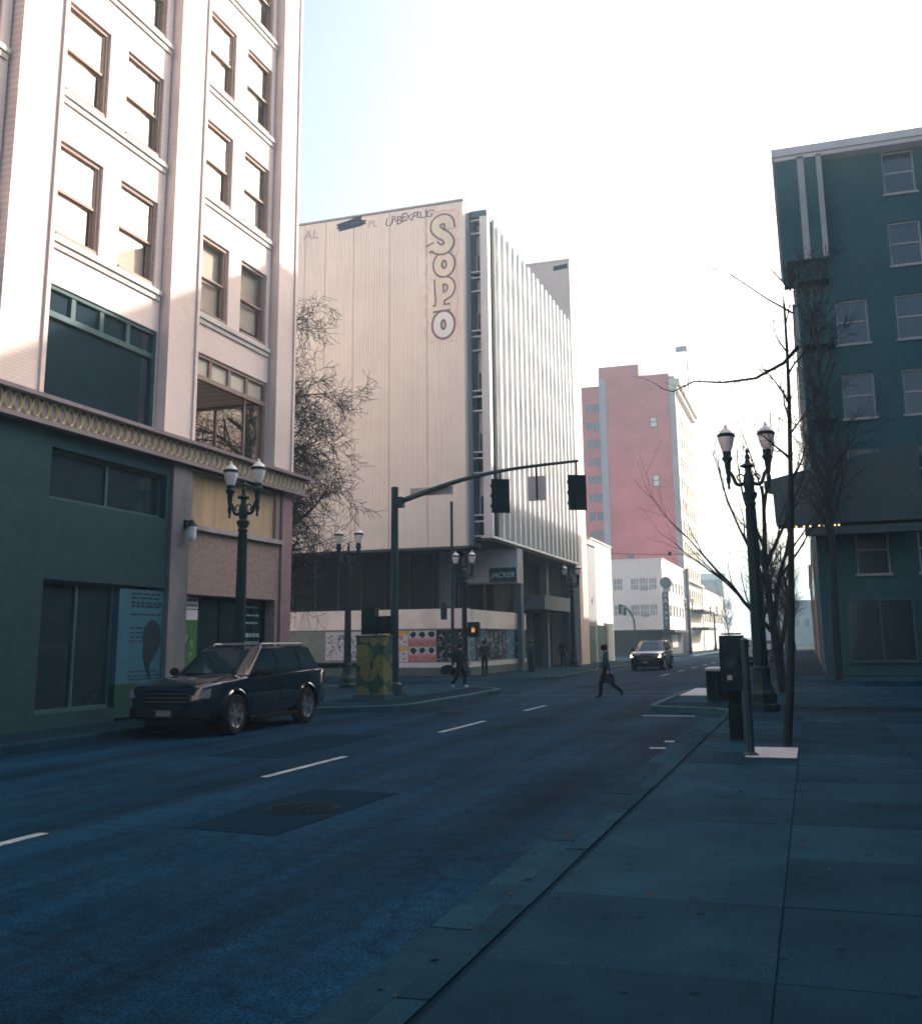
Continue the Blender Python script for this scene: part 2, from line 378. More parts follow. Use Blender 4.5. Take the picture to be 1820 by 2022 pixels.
pavement('pavement_right_far', k_r3 + [(60, 600)], k_r3)

def mark(x0, x1, y0, y1, name='road_marking', m=None):
    return lpart(name, MB().box(x0, x1, y0, y1, 0.0005, 0.005), m or PAINT, main)
for y0, y1 in ((5.9, 8.6), (12.9, 15.5), (20.0, 23.0), (26.5, 28.7)): mark(-7.36, -7.24, y0, y1, 'lane_dash')
for y0 in (53, 60, 67, 74, 81): mark(-7.4, -7.25, y0, y0+2.6, 'lane_dash')
for y0 in (118, 128, 138, 150): mark(-7.4, -7.2, y0, y0+4, 'lane_dash')
for y0 in (112.2, 114): mark(-12.0, -4.0, y0, y0+.35, 'crosswalk_line')
mark(-4.0, -2.75, 25.15, 25.33, 'parking_line_and_sun_fleck')
mark(-2.62, -2.06, 18.85, 19.1, 'parking_line_and_sun_fleck'); mark(-2.72, -2.1, 17.7, 17.9, 'parking_line_and_sun_fleck')  # sun flecks by the kerb, painted as short white stubs
IRON = mat('manhole_iron', (.003, .013, .022), .7, spec=.03, var=.4, scale=20)
for mx_, my_ in ((-5.5, 10.6), (-9.0, 25.4), (-8.6, 40.5)):
    mh = MB(); mh.lathe([(.42, .0045), (.42, .009), (.37, .010)], (mx_, my_, 0), 28)
    o_ = lpart('manhole_frame', mh, IRON, main); cv_ = MB(); cv_.lathe([(.36, .005), (.36, .012)], (mx_, my_, 0), 28)
    for k in range(-4, 5):
        h_ = math.sqrt(max(0, .32**2-(k*.075)**2)); cv_.box(mx_+k*.075-.018, mx_+k*.075+.018, my_-h_, my_+h_, .012, .018)
    lpart('manhole_cover', cv_, IRON, o_)
FRESH = mat('fresh_asphalt', (.003, .020, .040), .9, var=.5, scale=36, bump=.5, bscale=90, spec=.02)
lpart('asphalt_patch', MB().prism([(-6.1, 9.2), (-5.0, 9.05), (-4.95, 10.2), (-4.9, 11.9), (-5.55, 12.0), (-6.05, 11.95), (-6.15, 10.6)], .0005, .004), FRESH, main)
lpart('asphalt_patch', MB().prism([(-9.6, 15.0), (-8.2, 15.1), (-8.15, 17), (-8.2, 19.2), (-9.0, 19.15), (-9.65, 19.2)], .0005, .004), FRESH, main)
WORN = mat('worn_road_paint', (.035, .075, .09), .8, var=.5, scale=5)
for y0 in (34.0, 36.6): mark(-10.3, -4.3, y0, y0+.22, 'crosswalk_line', WORN)
for y0 in (46.9, 49.3): mark(-11.2, -3.8, y0, y0+.22, 'crosswalk_line', WORN)
lpart('sun_fleck_slab', MB().box(-1.0, -.3, 15.35, 16.75, .12, .1575), SUNPATCH, pr)  # sun fleck around the post foot, put in as a pale slab

GUT = MB().box(-.21, .21, -1.485, 1.485, 0, .006).mesh('gutter_slab', CONC)
for k in range(9): link('gutter_slab', GUT, main, (-2.24, -1.0+3.0*k, .0006))
lv = MB(); rgl = random.Random(41)
for k in range(150):
    if k < 100: x, y, z = rgl.choice((-2.1, -2.18, -2.3))+rgl.gauss(0, .07), rgl.uniform(4, 25), .010
    else: x, y, z = rgl.uniform(-1.7, 2.4), rgl.uniform(4, 24), .160
    a = rgl.uniform(0, 6.28); l_ = rgl.uniform(.02, .045); w_ = l_*.45; c_, s_ = math.cos(a), math.sin(a); h_ = rgl.uniform(.004, .014)
    P = [(-l_, 0, 0), (-l_*.3, w_, h_), (l_*.5, w_*.8, h_), (l_, 0, h_*.4), (l_*.5, -w_*.8, h_*.3), (-l_*.3, -w_, 0)]
    lv.add([(x+u*c_-v*s_, y+u*s_+v*c_, z+t) for u, v, t in P], [(0, 1, 2, 3), (0, 3, 4, 5)])
lo_ = link('fallen_leaves', lv.mesh('fallen_leaves', mat('dry_leaf', (.06, .055, .045), .9, var=.5, scale=9))); tag(lo_, 'scattered dry leaves in the right gutter and on the pavement', 'leaves', kind='stuff')

# ------------------------------------------------------------------ left corner building
LBW = brickmat('painted_brick_pale', (0.84, 0.68, 0.62), (0.80, 0.64, 0.585), (0.72, 0.58, 0.54), axis='Y')
LBS = mat('painted_stucco_mauve', (0.40, 0.35, 0.36), 0.85, var=0.12, scale=2, bump=0.35, bscale=45, dirt=((0.22, 0.20, 0.20), 1.5, 0.5))
LBD = mat('pebbledash_panel', (0.34, 0.255, 0.225), 0.9, var=0.35, scale=14, bump=0.8, bscale=60)
LBT = mat('dark_teal_paint', (0.035, 0.09, 0.10), 0.6, var=0.2, scale=3)
TRIM = mat('cream_trim', (0.55, 0.50, 0.47), 0.7, var=0.12, scale=4)
RINGM = mat('ring_ochre', (.62, .52, .32), 0.7, var=0.15, scale=6)
FRAMEB = mat('brown_window_frame', (0.30, 0.215, 0.18), 0.6, var=0.15, scale=8)
BOARD = mat('plywood_board', (0.50, 0.365, 0.235), 0.8, var=0.16, scale=4, stretch=(1, 1, .15))
INTW = mat('interior_wall', (0.55, 0.53, 0.50), 0.85)
lb = thing('corner_building', 'pale painted brick corner building with ring-patterned band above its boarded shopfront', 'building', (-20, 18, 0))
LX = -15.0; Y1 = 27.8; Y0 = 4.6; TOPZ = 30.0
bays = [(22.4, 26.5), (16.8, 20.95), (11.2, 15.35), (5.6, 9.75)]
op_all = []
for (a, b) in bays:
    op_all += [(a+.03, b-.03, 7.05, 9.65)]
    k = 0
    for z0 in (10.8, 14.3, 17.75, 21.2, 24.65):
        op_all += [(a+.22, a+1.72, z0, z0+2.25), (a+2.38, a+3.88, z0, z0+2.25)]
# recessed bay infill (openings) 0.22 behind the piers
for (a, b) in bays:
    part('wall', grid_wall(MB(), 'X', LX-.55, LX-.22, a, b, 6.95, 29.2, [o for o in op_all if o[0] >= a-.01 and o[1] <= b+.01]), LBW, lb)
# side and back walls, floor slabs
sw = MB()
grid_wall(sw, 'Y', Y1-.3, Y1, -40, LX-.62, 0.1, 29.2, [(-19.6, -16.0, 7.05, 9.4)]); sw.box(-40.3, -40, Y0, Y1, .1, 29.2); sw.box(-40, LX-.62, Y0, Y0+.3, .1, 29.2)
part('side_wall', sw, LBW, lb)
fl = MB()
for z in (6.75, 10.2, 13.7, 17.15, 20.6, 24.05, 27.5): fl.box(-39.9, LX-.6, Y0+.32, Y1-.32, z, z+.2)
fl.box(-39.9, LX-.6, 22.1, 22.2, 6.96, 10.18); fl.box(-24, -23.9, 22.3, Y1-.4, 6.97, 10.17)
part('floor_slab', fl, INTW, lb)
part('ceiling_light', MB().box(-20.6, -19.2, 23.4, 24.2, 10.08, 10.16), mat('fluorescent_panel', (.8, .8, .75), 0.5, emit=((1, .93, .8), 1.2)), lb)
piers = [(26.5, 27.8), (20.95, 22.4), (15.35, 16.8), (9.75, 11.2), (4.6, 5.6)]
for (a, b) in piers:
    p = part('pier', MB().box(LX-.6, LX, a+.05, b-.05 if b < 27 else b, 6.96, 29.2), LBW, lb)
    e = MB()
    for yy in ((a+.05, a+.17), (b-.17, b-.05)):
        e.box(LX+.004, LX+.05, yy[0], yy[1] , 7.0, 29.1)
    part('edge_moulding', e, LBW, p)
part('parapet', MB().box(LX-.6, LX+.25, Y0-.1, Y1+.2, 29.2, 30), TRIM, lb)
# spandrel sills across each bay and each floor
for (a, b) in bays:
    for z0 in (10.8, 14.3, 17.75, 21.2, 24.65):
        part('sill', MB().box(LX-.5, LX-.12, a+.06, b-.06, z0-.2, z0-.08).box(LX-.5, LX-.17, a+.06, b-.06, z0-.34, z0-.2), TRIM, lb)
# sash windows (shared meshes)
def sash_meshes():
    fr = MB(); w_, h_ = 1.5, 2.25
    fr.box(-.34, -.16, 0, .09, 0, h_); fr.box(-.34, -.16, w_-.09, w_, 0, h_); fr.box(-.34, -.16, .09, w_-.09, h_-.1, h_); fr.box(-.34, -.10, .09, w_-.09, 0, .08)
    s1 = MB(); s1.box(-.25, -.2, .09, w_-.09, 1.08, 1.15); s1.box(-.25, -.2, .09, .15, 1.15, h_-.1); s1.box(-.25, -.2, w_-.15, w_-.09, 1.15, h_-.1)
    s2 = MB(); s2.box(-.31, -.26, .09, w_-.09, 1.05, 1.12); s2.box(-.31, -.26, .09, .15, .08, 1.05); s2.box(-.31, -.26, w_-.15, w_-.09, .08, 1.05)
    gl = MB().box(-.3, -.295, .1, w_-.1, .09, 1.06); gu = MB().box(-.235, -.23, .1, w_-.1, 1.14, h_-.1)
    bl = MB().box(-.40, -.385, .1, w_-.1, .0, h_-.1)
    return [fr.mesh('frame', FRAMEB), s1.mesh('upper_sash', FRAMEB), s2.mesh('lower_sash', FRAMEB), gl.mesh('pane', GLASS), gu.mesh('pane', GLASS), bl.mesh('blind', BLIND)]
SM = sash_meshes()
rng = random.Random(11)
for (a, b) in bays:
    for z0 in (10.8, 14.3, 17.75, 21.2, 24.65):
        for yy in (a+.22, a+2.38):
            wdw = inst('window', SM[0], lb, (LX-.12, yy, z0))
            for nm, me in zip(('upper_sash', 'lower_sash', 'pane', 'pane'), SM[1:5]): link(nm, me, wdw)
            bo = link('blind', SM[5], wdw); drop = rng.choice((0, 0, 0, 0, .3))
            if z0 > 17: drop = rng.choice((0, 0, .5, 1.0))
            bo.scale.z = (2.15-drop)/2.15; bo.location.z = drop
# large display windows of the second level
for i, (a, b) in enumerate(bays):
    x = LX-.40
    fm = FRAMEB if i == 0 else LBT
    wf = MB(); z0, z1, zt = 7.05, 9.65, 8.92
    wf.box(x, x+.14, a, a+.1, z0, z1); wf.box(x, x+.14, b-.14, b, z0, z1); wf.box(x, x+.14, a+.1, b-.14, z1-.1, z1); wf.box(x, x+.16, a+.1, b-.14, z0, z0+.09); wf.box(x, x+.15, a+.1, b-.14, zt, zt+.13)
    wdw = part('display_window', wf, fm, lb)
    w4 = (b-.14-a-.1)/4
    for k in range(1, 4): part('transom_bar', MB().box(x+.01, x+.12, a+.1+k*w4-.07, a+.1+k*w4+.07, zt+.13, z1-.1), fm, wdw)
    for k in range(4): part('transom_pane', MB().box(x+.04, x+.06, a+.1+k*w4+.07, a+.1+(k+1)*w4-.07, zt+.13, z1-.1), mat('frosted_transom', (.50, .44, .36), .4) if i == 0 else DARKGLASS, wdw)
    part('pane', MB().box(x+.05, x+.058, a+.1, b-.14, z0+.09, zt), GLASS if i == 0 else DARKGLASS, wdw)
    if i == 0: part('mullion', MB().box(x+.02, x+.09, 25.35, 25.41, z0+.09, zt), fm, wdw)
# cross-street window seen through the room
x0, x1 = -19.6, -16.0
cw = MB(); cw.box(x0, x0+.1, Y1-.2, Y1-.1, 7.05, 9.4); cw.box(x1-.1, x1, Y1-.2, Y1-.1, 7.05, 9.4); cw.box(x0+.1, x1-.1, Y1-.2, Y1-.1, 9.3, 9.4); cw.box(-17.8, -17.72, Y1-.2, Y1-.1, 7.05, 9.3)
sdw = part('side_window', cw, FRAMEB, lb); part('pane', MB().box(x0+.1, x1-.1, Y1-.16, Y1-.155, 7.05, 9.3), GLASS, sdw)
# ring band
bd = MB(); bd.box(LX-.6, LX+.10, Y0, Y1+.62, 6.47, 6.95); bd.box(LX+.10, LX+.30, Y0, Y1+.75, 6.90, 6.99); bd.box(LX+.10, LX+.24, Y0, Y1+.7, 6.36, 6.46)
band = part('ring_band', bd, mat('band_plum_grey', (.26, .21, .22), .85, var=.12, scale=3), lb)
tor = MB(); tor.tube([(0, .105*math.cos(t), .185*math.sin(t)) for t in [2*math.pi*k/16 for k in range(16)]], .030, 4, closed=True)
TOR = tor.mesh('ring', RINGM, smooth=60)
for k in range(52):
    y = Y1+.5-k*.262
    if y > Y0: inst('ring', TOR, band, (LX+.112, y, 6.69))
# ground floor under the band
gf = MB()
grid_wall(gf, 'X', LX-.5, LX-.05, 22.3, 27.15, .1, 6.36, [(22.5, 26.9, 4.9, 6.3), (22.35, 26.95, .1, 3.1)])
part('ground_wall', gf, LBD, lb)
part('boarded_panel', MB().box(LX-.22, LX-.14, 22.5, 24.68, 4.92, 6.3), BOARD, lb)
part('boarded_panel', MB().box(LX-.22, LX-.145, 24.70, 26.9, 4.92, 6.3), BOARD, lb)
part('ledge', MB().box(LX-.3, LX+.07, 22.3, 27.2, 4.76, 4.89), LBS, lb)
part('ground_pier', MB().box(LX-.5, LX+.02, 27.18, Y1, .1, 6.36), mat('rose_paint', (.30, .20, .21), .8, var=.12, scale=3, bump=.3, bscale=40), lb)
part('ground_pier', MB().box(LX-.5, LX+.05, 21.5, 22.28, .1, 6.36), mat('slate_paint', (.20, .19, .20), .8, var=.15, scale=3, dirt=((.04, .08, .09), 1.2, .7)), lb)
part('door_recess', MB().box(LX-1.2, LX-1.1, 22.3, 27.1, .1, 3.2), BLACKM, lb)
dr = part('glazed_door', MB().box(LX-.45, LX-.36, 23.4, 23.5, .15, 3.08).box(LX-.45, LX-.36, 25.6, 25.72, .15, 3.08).box(LX-.45, LX-.36, 24.5, 24.6, .15, 3.08).box(LX-.45, LX-.36, 26.83, 26.94, .15, 3.08), BLACKM, lb)
part('pane', MB().box(LX-.42, LX-.41, 23.5, 24.5, .2, 3.0).box(LX-.42, LX-.41, 24.6, 25.6, .2, 3.0).box(LX-.42, LX-.41, 25.72, 26.83, .2, 3.0), DARKGLASS, dr)
part('handle', MB().tube([(LX-.33, 24.42, 1.0), (LX-.3, 24.42, 1.05), (LX-.3, 24.42, 1.45), (LX-.33, 24.42, 1.5)], .018, 6), GALV, dr)
LETT = mat('window_lettering', (.30, .42, .45), .6)
lt = MB(); rng = random.Random(3)
for k, z in enumerate((2.85, 2.62, 2.40, 2.02, 1.85, 1.68, 1.5)):
    y = 25.85+rng.uniform(0, .15)
    while y < 26.55:
        l = rng.uniform(.06, .2); lt.box(LX-.404, LX-.400, y, y+l, z, z+(.05 if k != 3 else .11)); y += l+.04
part('door_lettering', lt, LETT, dr)['kind'] = 'stuff'
# white and green banner beside the door
GREENB = mat('banner_green', (.05, .16, .07), .7, var=.5, scale=9)
bn = MB(); bn.box(LX-.34, LX-.30, 22.38, 23.32, 2.46, 3.04, 0); bn.box(LX-.34, LX-.30, 22.38, 23.32, 1.2, 2.455, 1)
rng = random.Random(8)
for z in (2.93, 2.80):
    y = 22.46
    while y < 23.22: l = rng.uniform(.05, .12); bn.box(LX-.299, LX-.297, y, y+l, z, z+.07, 2); y += l+.025
bn.box(LX-.299, LX-.297, 22.38, 23.32, 2.72, 2.745, 2)
for k in range(14):
    y, z = rng.uniform(22.45, 23.15), rng.uniform(1.3, 2.3); bn.lathe([(.07, 0), (.07, .002)], (LX-.2995, y, z), 9, 3, axis='X')
part('shop_banner', bn, [mat('banner_white', (.62, .64, .64), .7, var=.06, scale=5), GREENB, mat('banner_ink', (.05, .07, .08), .7), mat('banner_light_green', (.14, .30, .14), .7)], lb)
# left bays at street level
g2 = MB()
grid_wall(g2, 'X', LX-.5, LX-.02, Y0, 21.45, .1, 6.36, [(17.2, 21.3, 4.9, 6.0), (17.2, 19.72, .45, 3.2), (19.72, 21.48, .1, 3.2), (11.2, 15.6, .5, 3.2), (11.2, 15.6, 4.9, 6.0), (5.6, 9.8, .5, 3.2), (5.6, 9.8, 4.9, 6.0)])
part('ground_wall', g2, mat('teal_grey_stucco', (.013, .048, .060), .85, var=.18, scale=2, bump=.3, bscale=40), lb)
for (a, b, z0, z1) in ((17.2, 19.72, .45, 3.2), (17.2, 21.3, 4.9, 6.0), (11.2, 15.6, 4.9, 6.0), (5.6, 9.8, 4.9, 6.0), (11.2, 15.6, .5, 3.2), (5.6, 9.8, .5, 3.2)):
    f_ = part('shop_window', MB().box(LX-.3, LX-.2, a, a+.08, z0, z1).box(LX-.3, LX-.2, b-.08, b, z0, z1).box(LX-.3, LX-.2, a+.08, b-.08, z1-.08, z1).box(LX-.3, LX-.2, a+.08, b-.08, z0, z0+.08).box(LX-.3, LX-.2, (a+b)/2-.04, (a+b)/2+.04, z0+.08, z1-.08), LBT, lb)
    part('pane', MB().box(LX-.26, LX-.25, a+.08, b-.08, z0+.08, z1-.08), DARKGLASS, f_)
# blue notice with a large black comma-shaped head
po = MB(); PX = LX-.06
po.box(LX-.3, PX, 19.75, 21.46, .95, 3.12, 0); po.box(LX-.3, PX, 19.75, 21.46, .2, .945, 1)
rng = random.Random(21)
for z, h in ((3.0, .05), (2.90, .05), (2.78, .06), (2.70, .06), (2.52, .04), (2.2, .04), (2.1, .03), (2.0, .03), (1.9, .03), (1.2, .03), (1.1, .03), (1.02, .03)):
    y = 20.2
    while y < 21.3: l = rng.uniform(.1, .3); po.box(PX, PX+.003, y, min(y+l, 21.38), z, z+h, 2); y += l+.05
cm = []
for k in range(13):
    a = R(-40+k*20); cm.append((21.05+.36*math.cos(a)*(.95 if k < 9 else 1), 2.0+.42*math.sin(a)))
cm += [(20.72, 1.55), (20.85, 1.25), (20.98, 1.02), (21.06, 1.05), (20.98, 1.32), (21.1, 1.5)]
po.extr(cm, lambda a, b: (PX+.004, a, b), lambda a, b: (PX+.009, a, b), 2)
part('shop_notice', po, [mat('notice_blue', (.03, .12, .17), .7, var=.1, scale=3), mat('notice_green', (.012, .055, .04), .7), mat('notice_ink', (.012, .03, .045), .7)], lb)
# wall lantern
wlm = MB(); wlm.box(LX+.05, LX+.12, 22.0, 22.14, 4.75, 4.95, 0); wlm.box(LX+.1, LX+.26, 22.05, 22.1, 4.9, 4.94, 0); wlm.lathe([(.06, 4.42), (.10, 4.5), (.11, 4.78), (.05, 4.9)], (LX+.26, 22.07, 0), 10, 1); wlm.lathe([(.12, 4.78), (.13, 4.8), (.05, 4.92), (.02, 4.96)], (LX+.26, 22.07, 0), 10, 0)
part('wall_lantern', wlm, [CASTIRON, LAMPGLASS], lb)

# ------------------------------------------------------------------ panel-clad office block (graffiti wall, finned street front)
CLAD = mat('ribbed_cladding_paint', (0.78, 0.71, 0.61), 0.6, var=0.07, scale=0.5, dirt=((0.66, 0.57, 0.49), 0.5, 0.4, (1, 1, .12)))
FINM = mat('fin_white_paint', (0.65, 0.65, 0.64), 0.6, var=0.06, scale=1.2, dirt=((0.55, 0.55, 0.54), 1.5, 0.4))
SPAN = mat('spandrel_grey', (0.36, 0.36, 0.37), 0.6, var=0.15, scale=1.5)
BPANE = mat('blue_grey_glass', (0.03, 0.075, 0.10), 0.08, spec=0.8)
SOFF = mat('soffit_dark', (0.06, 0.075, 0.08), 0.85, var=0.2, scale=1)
RENDW = mat('podium_render', (0.92, 0.80, 0.70), 0.85, var=0.1, scale=1.2, bump=0.2, bscale=30, dirt=((0.40, 0.40, 0.33), 0.8, 0.6, (1, 1, .6)))
WY = 49.0; SXR = -16.37; SZB = 6.67; SZT = 25.64
ob = thing('office_block', 'tall office block with graffiti-painted blank beige wall and white finned street front', 'building', (-22, 60, 0))
part('end_wall', MB().box(-33, SXR, WY+.5, 51.4, SZB+.1, SZT-.05), SPAN, ob)
part('wall', MB().box(-33, -15.95, 51.41, 71.1, 7.3, 24.9), SPAN, ob)
part('coping', MB().box(-33.1, SXR+.03, WY-.06, WY+.7, SZT-.05, SZT+.05), SPAN, ob)
# ribbed cladding panels, one object each
edges = [-33.0, -31.0, -29.2, -27.4, -25.95, -24.66, -22.89, -20.70, -18.5, SXR]
for a, b in zip(edges[:-1], edges[1:]):
    mb = MB(); n = int(round((b-a-.03)/.165)); p = (b-a-.03)/n; pts = []
    for k in range(n):
        x = a+.015+k*p; pts += [(x, WY), (x+p*.50, WY), (x+p*.58, WY+.035), (x+p*.92, WY+.035)]
    pts += [(b-.015, WY), (b-.015, WY+.45), (a+.015, WY+.45)]
    mb.prism([(px_, WY+(py_-WY)*(.4 if py_ < WY+.1 else 1)) for px_, py_ in pts], SZB, SZT-.08); part('cladding_panel', mb, CLAD, ob)
part('bottom_flashing', MB().box(-33, SXR+.01, WY-.03, WY+.5, SZB-.14, SZB-.01), SOFF, ob)
# narrow glazed strip between the end wall and the fins
st = MB(); st.box(SXR+.005, -15.34, 51.0, 51.4, 7.25, 25.2); part('strip_backing', st, SOFF, ob)
part('dark_reveal', MB().box(SXR+.005, -16.12, 50.3, 51.0, 7.25, 25.2), LBT, ob)
LT = mat('pale_panel', (.55, .52, .50), .7, var=.08, scale=2); MV = mat('mauve_panel', (.38, .34, .35), .7, var=.1, scale=2)
RAIL = mat('white_rail', (.68, .68, .67), .5)
rng = random.Random(4)
for k in range(6):
    z0 = 7.25+3.366*k
    if z0 > 24.2: continue
    top = min(z0+3.366, 25.2)
    part('dark_panel', MB().box(-16.1, -15.40, 50.5, 50.6, z0+.04, z0+.74), DARKGLASS if k in (0, 1, 2, 5) else MV, ob)
    for zz in (z0, z0+.78, z0+1.11):
        if zz < top: part('rail', MB().box(-16.32, -15.36, 50.12, 50.3, zz-.035, zz+.035), RAIL, ob)
    if top-z0 > 2:
        wd = part('window', MB().box(-16.1, -16.03, 50.40, 50.52, z0+1.15, z0+2.2).box(-15.47, -15.40, 50.40, 50.52, z0+1.15, z0+2.2).box(-16.03, -15.47, 50.40, 50.52, z0+2.13, z0+2.2), SPAN, ob)
        part('pane', MB().box(-16.03, -15.47, 50.45, 50.46, z0+1.15, z0+2.13), DARKGLASS, wd)
        part('light_panel', MB().box(-16.1, -15.40, 50.5, 50.6, z0+2.22, top-.04), LT if k < 3 else MV, ob)
part('strip_cap', MB().box(SXR+.03, -15.36, 50.02, 51.0, 25.0, 25.35), mat('blue_flashing', (.04, .10, .15), .5), ob)
# fins
FX = -15.34; FY0 = 50.06; FP = 1.113; NF = 19
fin = MB(); fin.box(-.55, 0, -.16, .16, 7.29, 25.2)
FIN = fin.mesh('fin', FINM)
for k in range(NF+1):
    y = FY0+.12+k*FP
    if k == 0: part('fin', MB().box(FX-.42, FX+.02, FY0-.02, FY0+.42, 7.27, 25.32), FINM, ob)
    else: inst('fin', FIN, ob, (FX, y, 0))
part('corner_panel', MB().box(FX-.3, FX-.25, FY0+.425, FY0+1.06, 7.3, 25.1), FINM, ob)
bayw = FP-.32
pane = MB().box(0, .02, 0, bayw, 0, 1.46).mesh('pane', BPANE); spn = MB().box(0, .05, 0, bayw, 0, .72).mesh('spandrel', FINM); rl = MB().box(0, .06, 0, bayw, 0, .06).mesh('rail', RAIL); spn2 = MB().box(0, .05, 0, bayw, 0, .98).mesh('spandrel', FINM)
for k in range(NF):
    y = FY0+.12+k*FP+.16
    yy = y if k else y+.14
    for j in range(5):
        z0 = 7.32+3.366*j
        inst('pane', pane, ob, (FX-.42, y, z0+.80)); inst('spandrel', spn, ob, (FX-.42, y, z0+.03)); inst('spandrel', spn2, ob, (FX-.42, y, z0+2.32))
        for dz in (0.75, 2.26): inst('rail', rl, ob, (FX-.38, y, z0+dz))
part('bottom_rail', MB().box(FX-.6, FX+.03, FY0+.02, 71.2, 7.14, 7.26), RAIL, ob)
part('roof_edge', MB().box(FX-.62, FX-.2, FY0+.45, 71.2, 24.45, 24.9), FINM, ob)
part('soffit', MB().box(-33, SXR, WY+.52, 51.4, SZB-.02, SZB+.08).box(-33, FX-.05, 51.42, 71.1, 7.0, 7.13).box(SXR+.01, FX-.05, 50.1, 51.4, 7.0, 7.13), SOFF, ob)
# podium: low front wall with the posters, recessed glass behind
PW = -16.36
pd = MB(); pd.box(-33, PW, WY, WY+.35, 2.50, 3.50); pd.box(PW-.35, PW, WY+.36, 60.2, 2.50, 3.46)
part('parapet_band', pd, RENDW, ob)
lo = MB(); lo.box(-33, PW-.03, WY+.05, WY+.35, .82, 2.49); lo.box(PW-.35, PW-.05, WY+.36, 60.2, .82, 2.49)
part('hoarding', lo, mat('hoarding_paint', (.22, .25, .22), .8, var=.2, scale=1.5), ob)
part('white_base', MB().box(-21.0, PW-.01, WY, WY+.3, .56, .80).box(PW-.3, PW-.01, WY+.31, 60.2, .56, .80), mat('white_base_paint', (.66, .64, .63), .7, var=.1, scale=2), ob)
part('plinth', MB().box(-33, PW+.05, WY-.08, WY+.4, 0.1, .55).box(PW-.4, PW+.05, WY+.41, 60.2, 0.1, .55), mat('plinth_green_grey', (.10, .14, .11), .85, var=.3, scale=2), ob)
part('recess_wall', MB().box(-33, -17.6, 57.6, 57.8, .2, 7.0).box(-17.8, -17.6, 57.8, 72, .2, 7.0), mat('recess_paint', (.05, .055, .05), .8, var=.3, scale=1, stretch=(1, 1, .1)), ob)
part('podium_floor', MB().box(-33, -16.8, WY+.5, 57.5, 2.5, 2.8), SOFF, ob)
for k in range(9): part('mullion', MB().box(-30.2+k*1.55, -30.12+k*1.55, 56.2, 56.35, 2.81, 6.98), mat('bronze_mullion', (.14, .11, .07), .5), ob)
part('shop_glass', MB().box(-30.2, -17.8, 56.26, 56.28, 2.81, 6.98), mat('recessed_shop_glass', (.006, .022, .024), .35, spec=.2), ob)
for y in (58.5, 64.8, 71.0): part('column', MB().box(-16.6, -16.1, y-.25, y+.25, .14, 7.0), mat('column_teal_grey', (.13, .18, .19), .8, var=.2, scale=1), ob)
part('column', MB().box(-19.2, -18.5, 52.6, 53.3, 2.8, 7.0), mat('column_teal_grey', (.13, .18, .19), .8), ob)
cv = part('canopy', MB().box(-17.5, -15.5, 61.5, 69.6, 3.75, 4.65), mat('canopy_grey', (.16, .20, .21), .7, var=.2, scale=1), ob)
for k in range(6): part('shop_panel', MB().box(-17.55, -17.45, 61.0+k*1.7, 62.55+k*1.7, .2, 3.7), DARKGLASS if k % 2 else mat('shop_panel_green', (.06, .12, .11), .7, var=.3, scale=2), ob)
# white sign boxes hung under the overhang
SGW = mat('sign_box_white', (.70, .68, .67), .5, var=.06, scale=2)
sg = MB(); sg.box(-19.85, -19.35, 54.9, 55.5, 5.1, 6.98); part('sign_box', sg, SGW, ob)
sb = part('sign_box', MB().box(-18.6, -15.36, 55.06, 56.1, 5.06, 6.98), SPAN, ob)
part('sign_face', MB().box(-18.35, -17.2, 55.0, 55.05, 5.12, 6.92), SGW, sb)
part('sign_face', MB().box(-17.05, -15.46, 55.0, 55.05, 5.98, 6.92), SGW, sb)
part('sign_face', MB().box(-17.05, -15.46, 55.0, 55.05, 5.12, 5.92), mat('sign_dark_green', (.015, .055, .055), .5), sb)
part('sign_frame', MB().box(-17.16, -17.08, 54.96, 55.04, 5.06, 6.96).box(-15.44, -15.36, 54.96, 55.04, 5.06, 6.96).box(-17.08, -15.44, 54.96, 55.04, 6.93, 6.97).box(-17.08, -15.44, 54.96, 55.04, 5.925, 5.975), SGW, sb)
inst('sign_lettering', textmesh('JACKER', .40, mat('sign_scrawl', (.62, .78, .78), .6), shear=.35, bold=.004), sb, (-16.26, 54.99, 5.50), ROT_FACE_Y)
# posters and graffiti along the hoarding
PWHT = mat('poster_paper', (.62, .60, .60), .75, var=.1, scale=7); PRED = mat('poster_red', (.50, .17, .15), .75, var=.3, scale=14); PNAVY = mat('poster_navy', (.02, .035, .05), .75)
PYEL = mat('poster_yellow', (.72, .42, .06), .75, var=.25, scale=8); PTEAL = mat('poster_teal', (.07, .22, .29), .75, var=.35, scale=8); PBLK = mat('poster_black', (.012, .02, .022), .7)
PPNK = mat('poster_pink', (.60, .28, .30), .75); PGRN = mat('poster_green', (.12, .22, .12), .75, var=.3, scale=8)
PM = [PWHT, PRED, PNAVY, PYEL, PTEAL, PBLK, PPNK, PGRN]
def stroke(mb, fn, cx, cz, L_, w_, a, mi):
    c, s_ = math.cos(a), math.sin(a); q = [(cx+u*c-v*s_, cz+u*s_+v*c) for u, v in ((-L_/2, -w_/2), (L_/2, -w_/2*.6), (L_/2, w_/2*.6), (-L_/2, w_/2))]
    mb.extr(q, lambda a_, b_: fn(a_, b_, .0006), lambda a_, b_: fn(a_, b_, 0), mi)
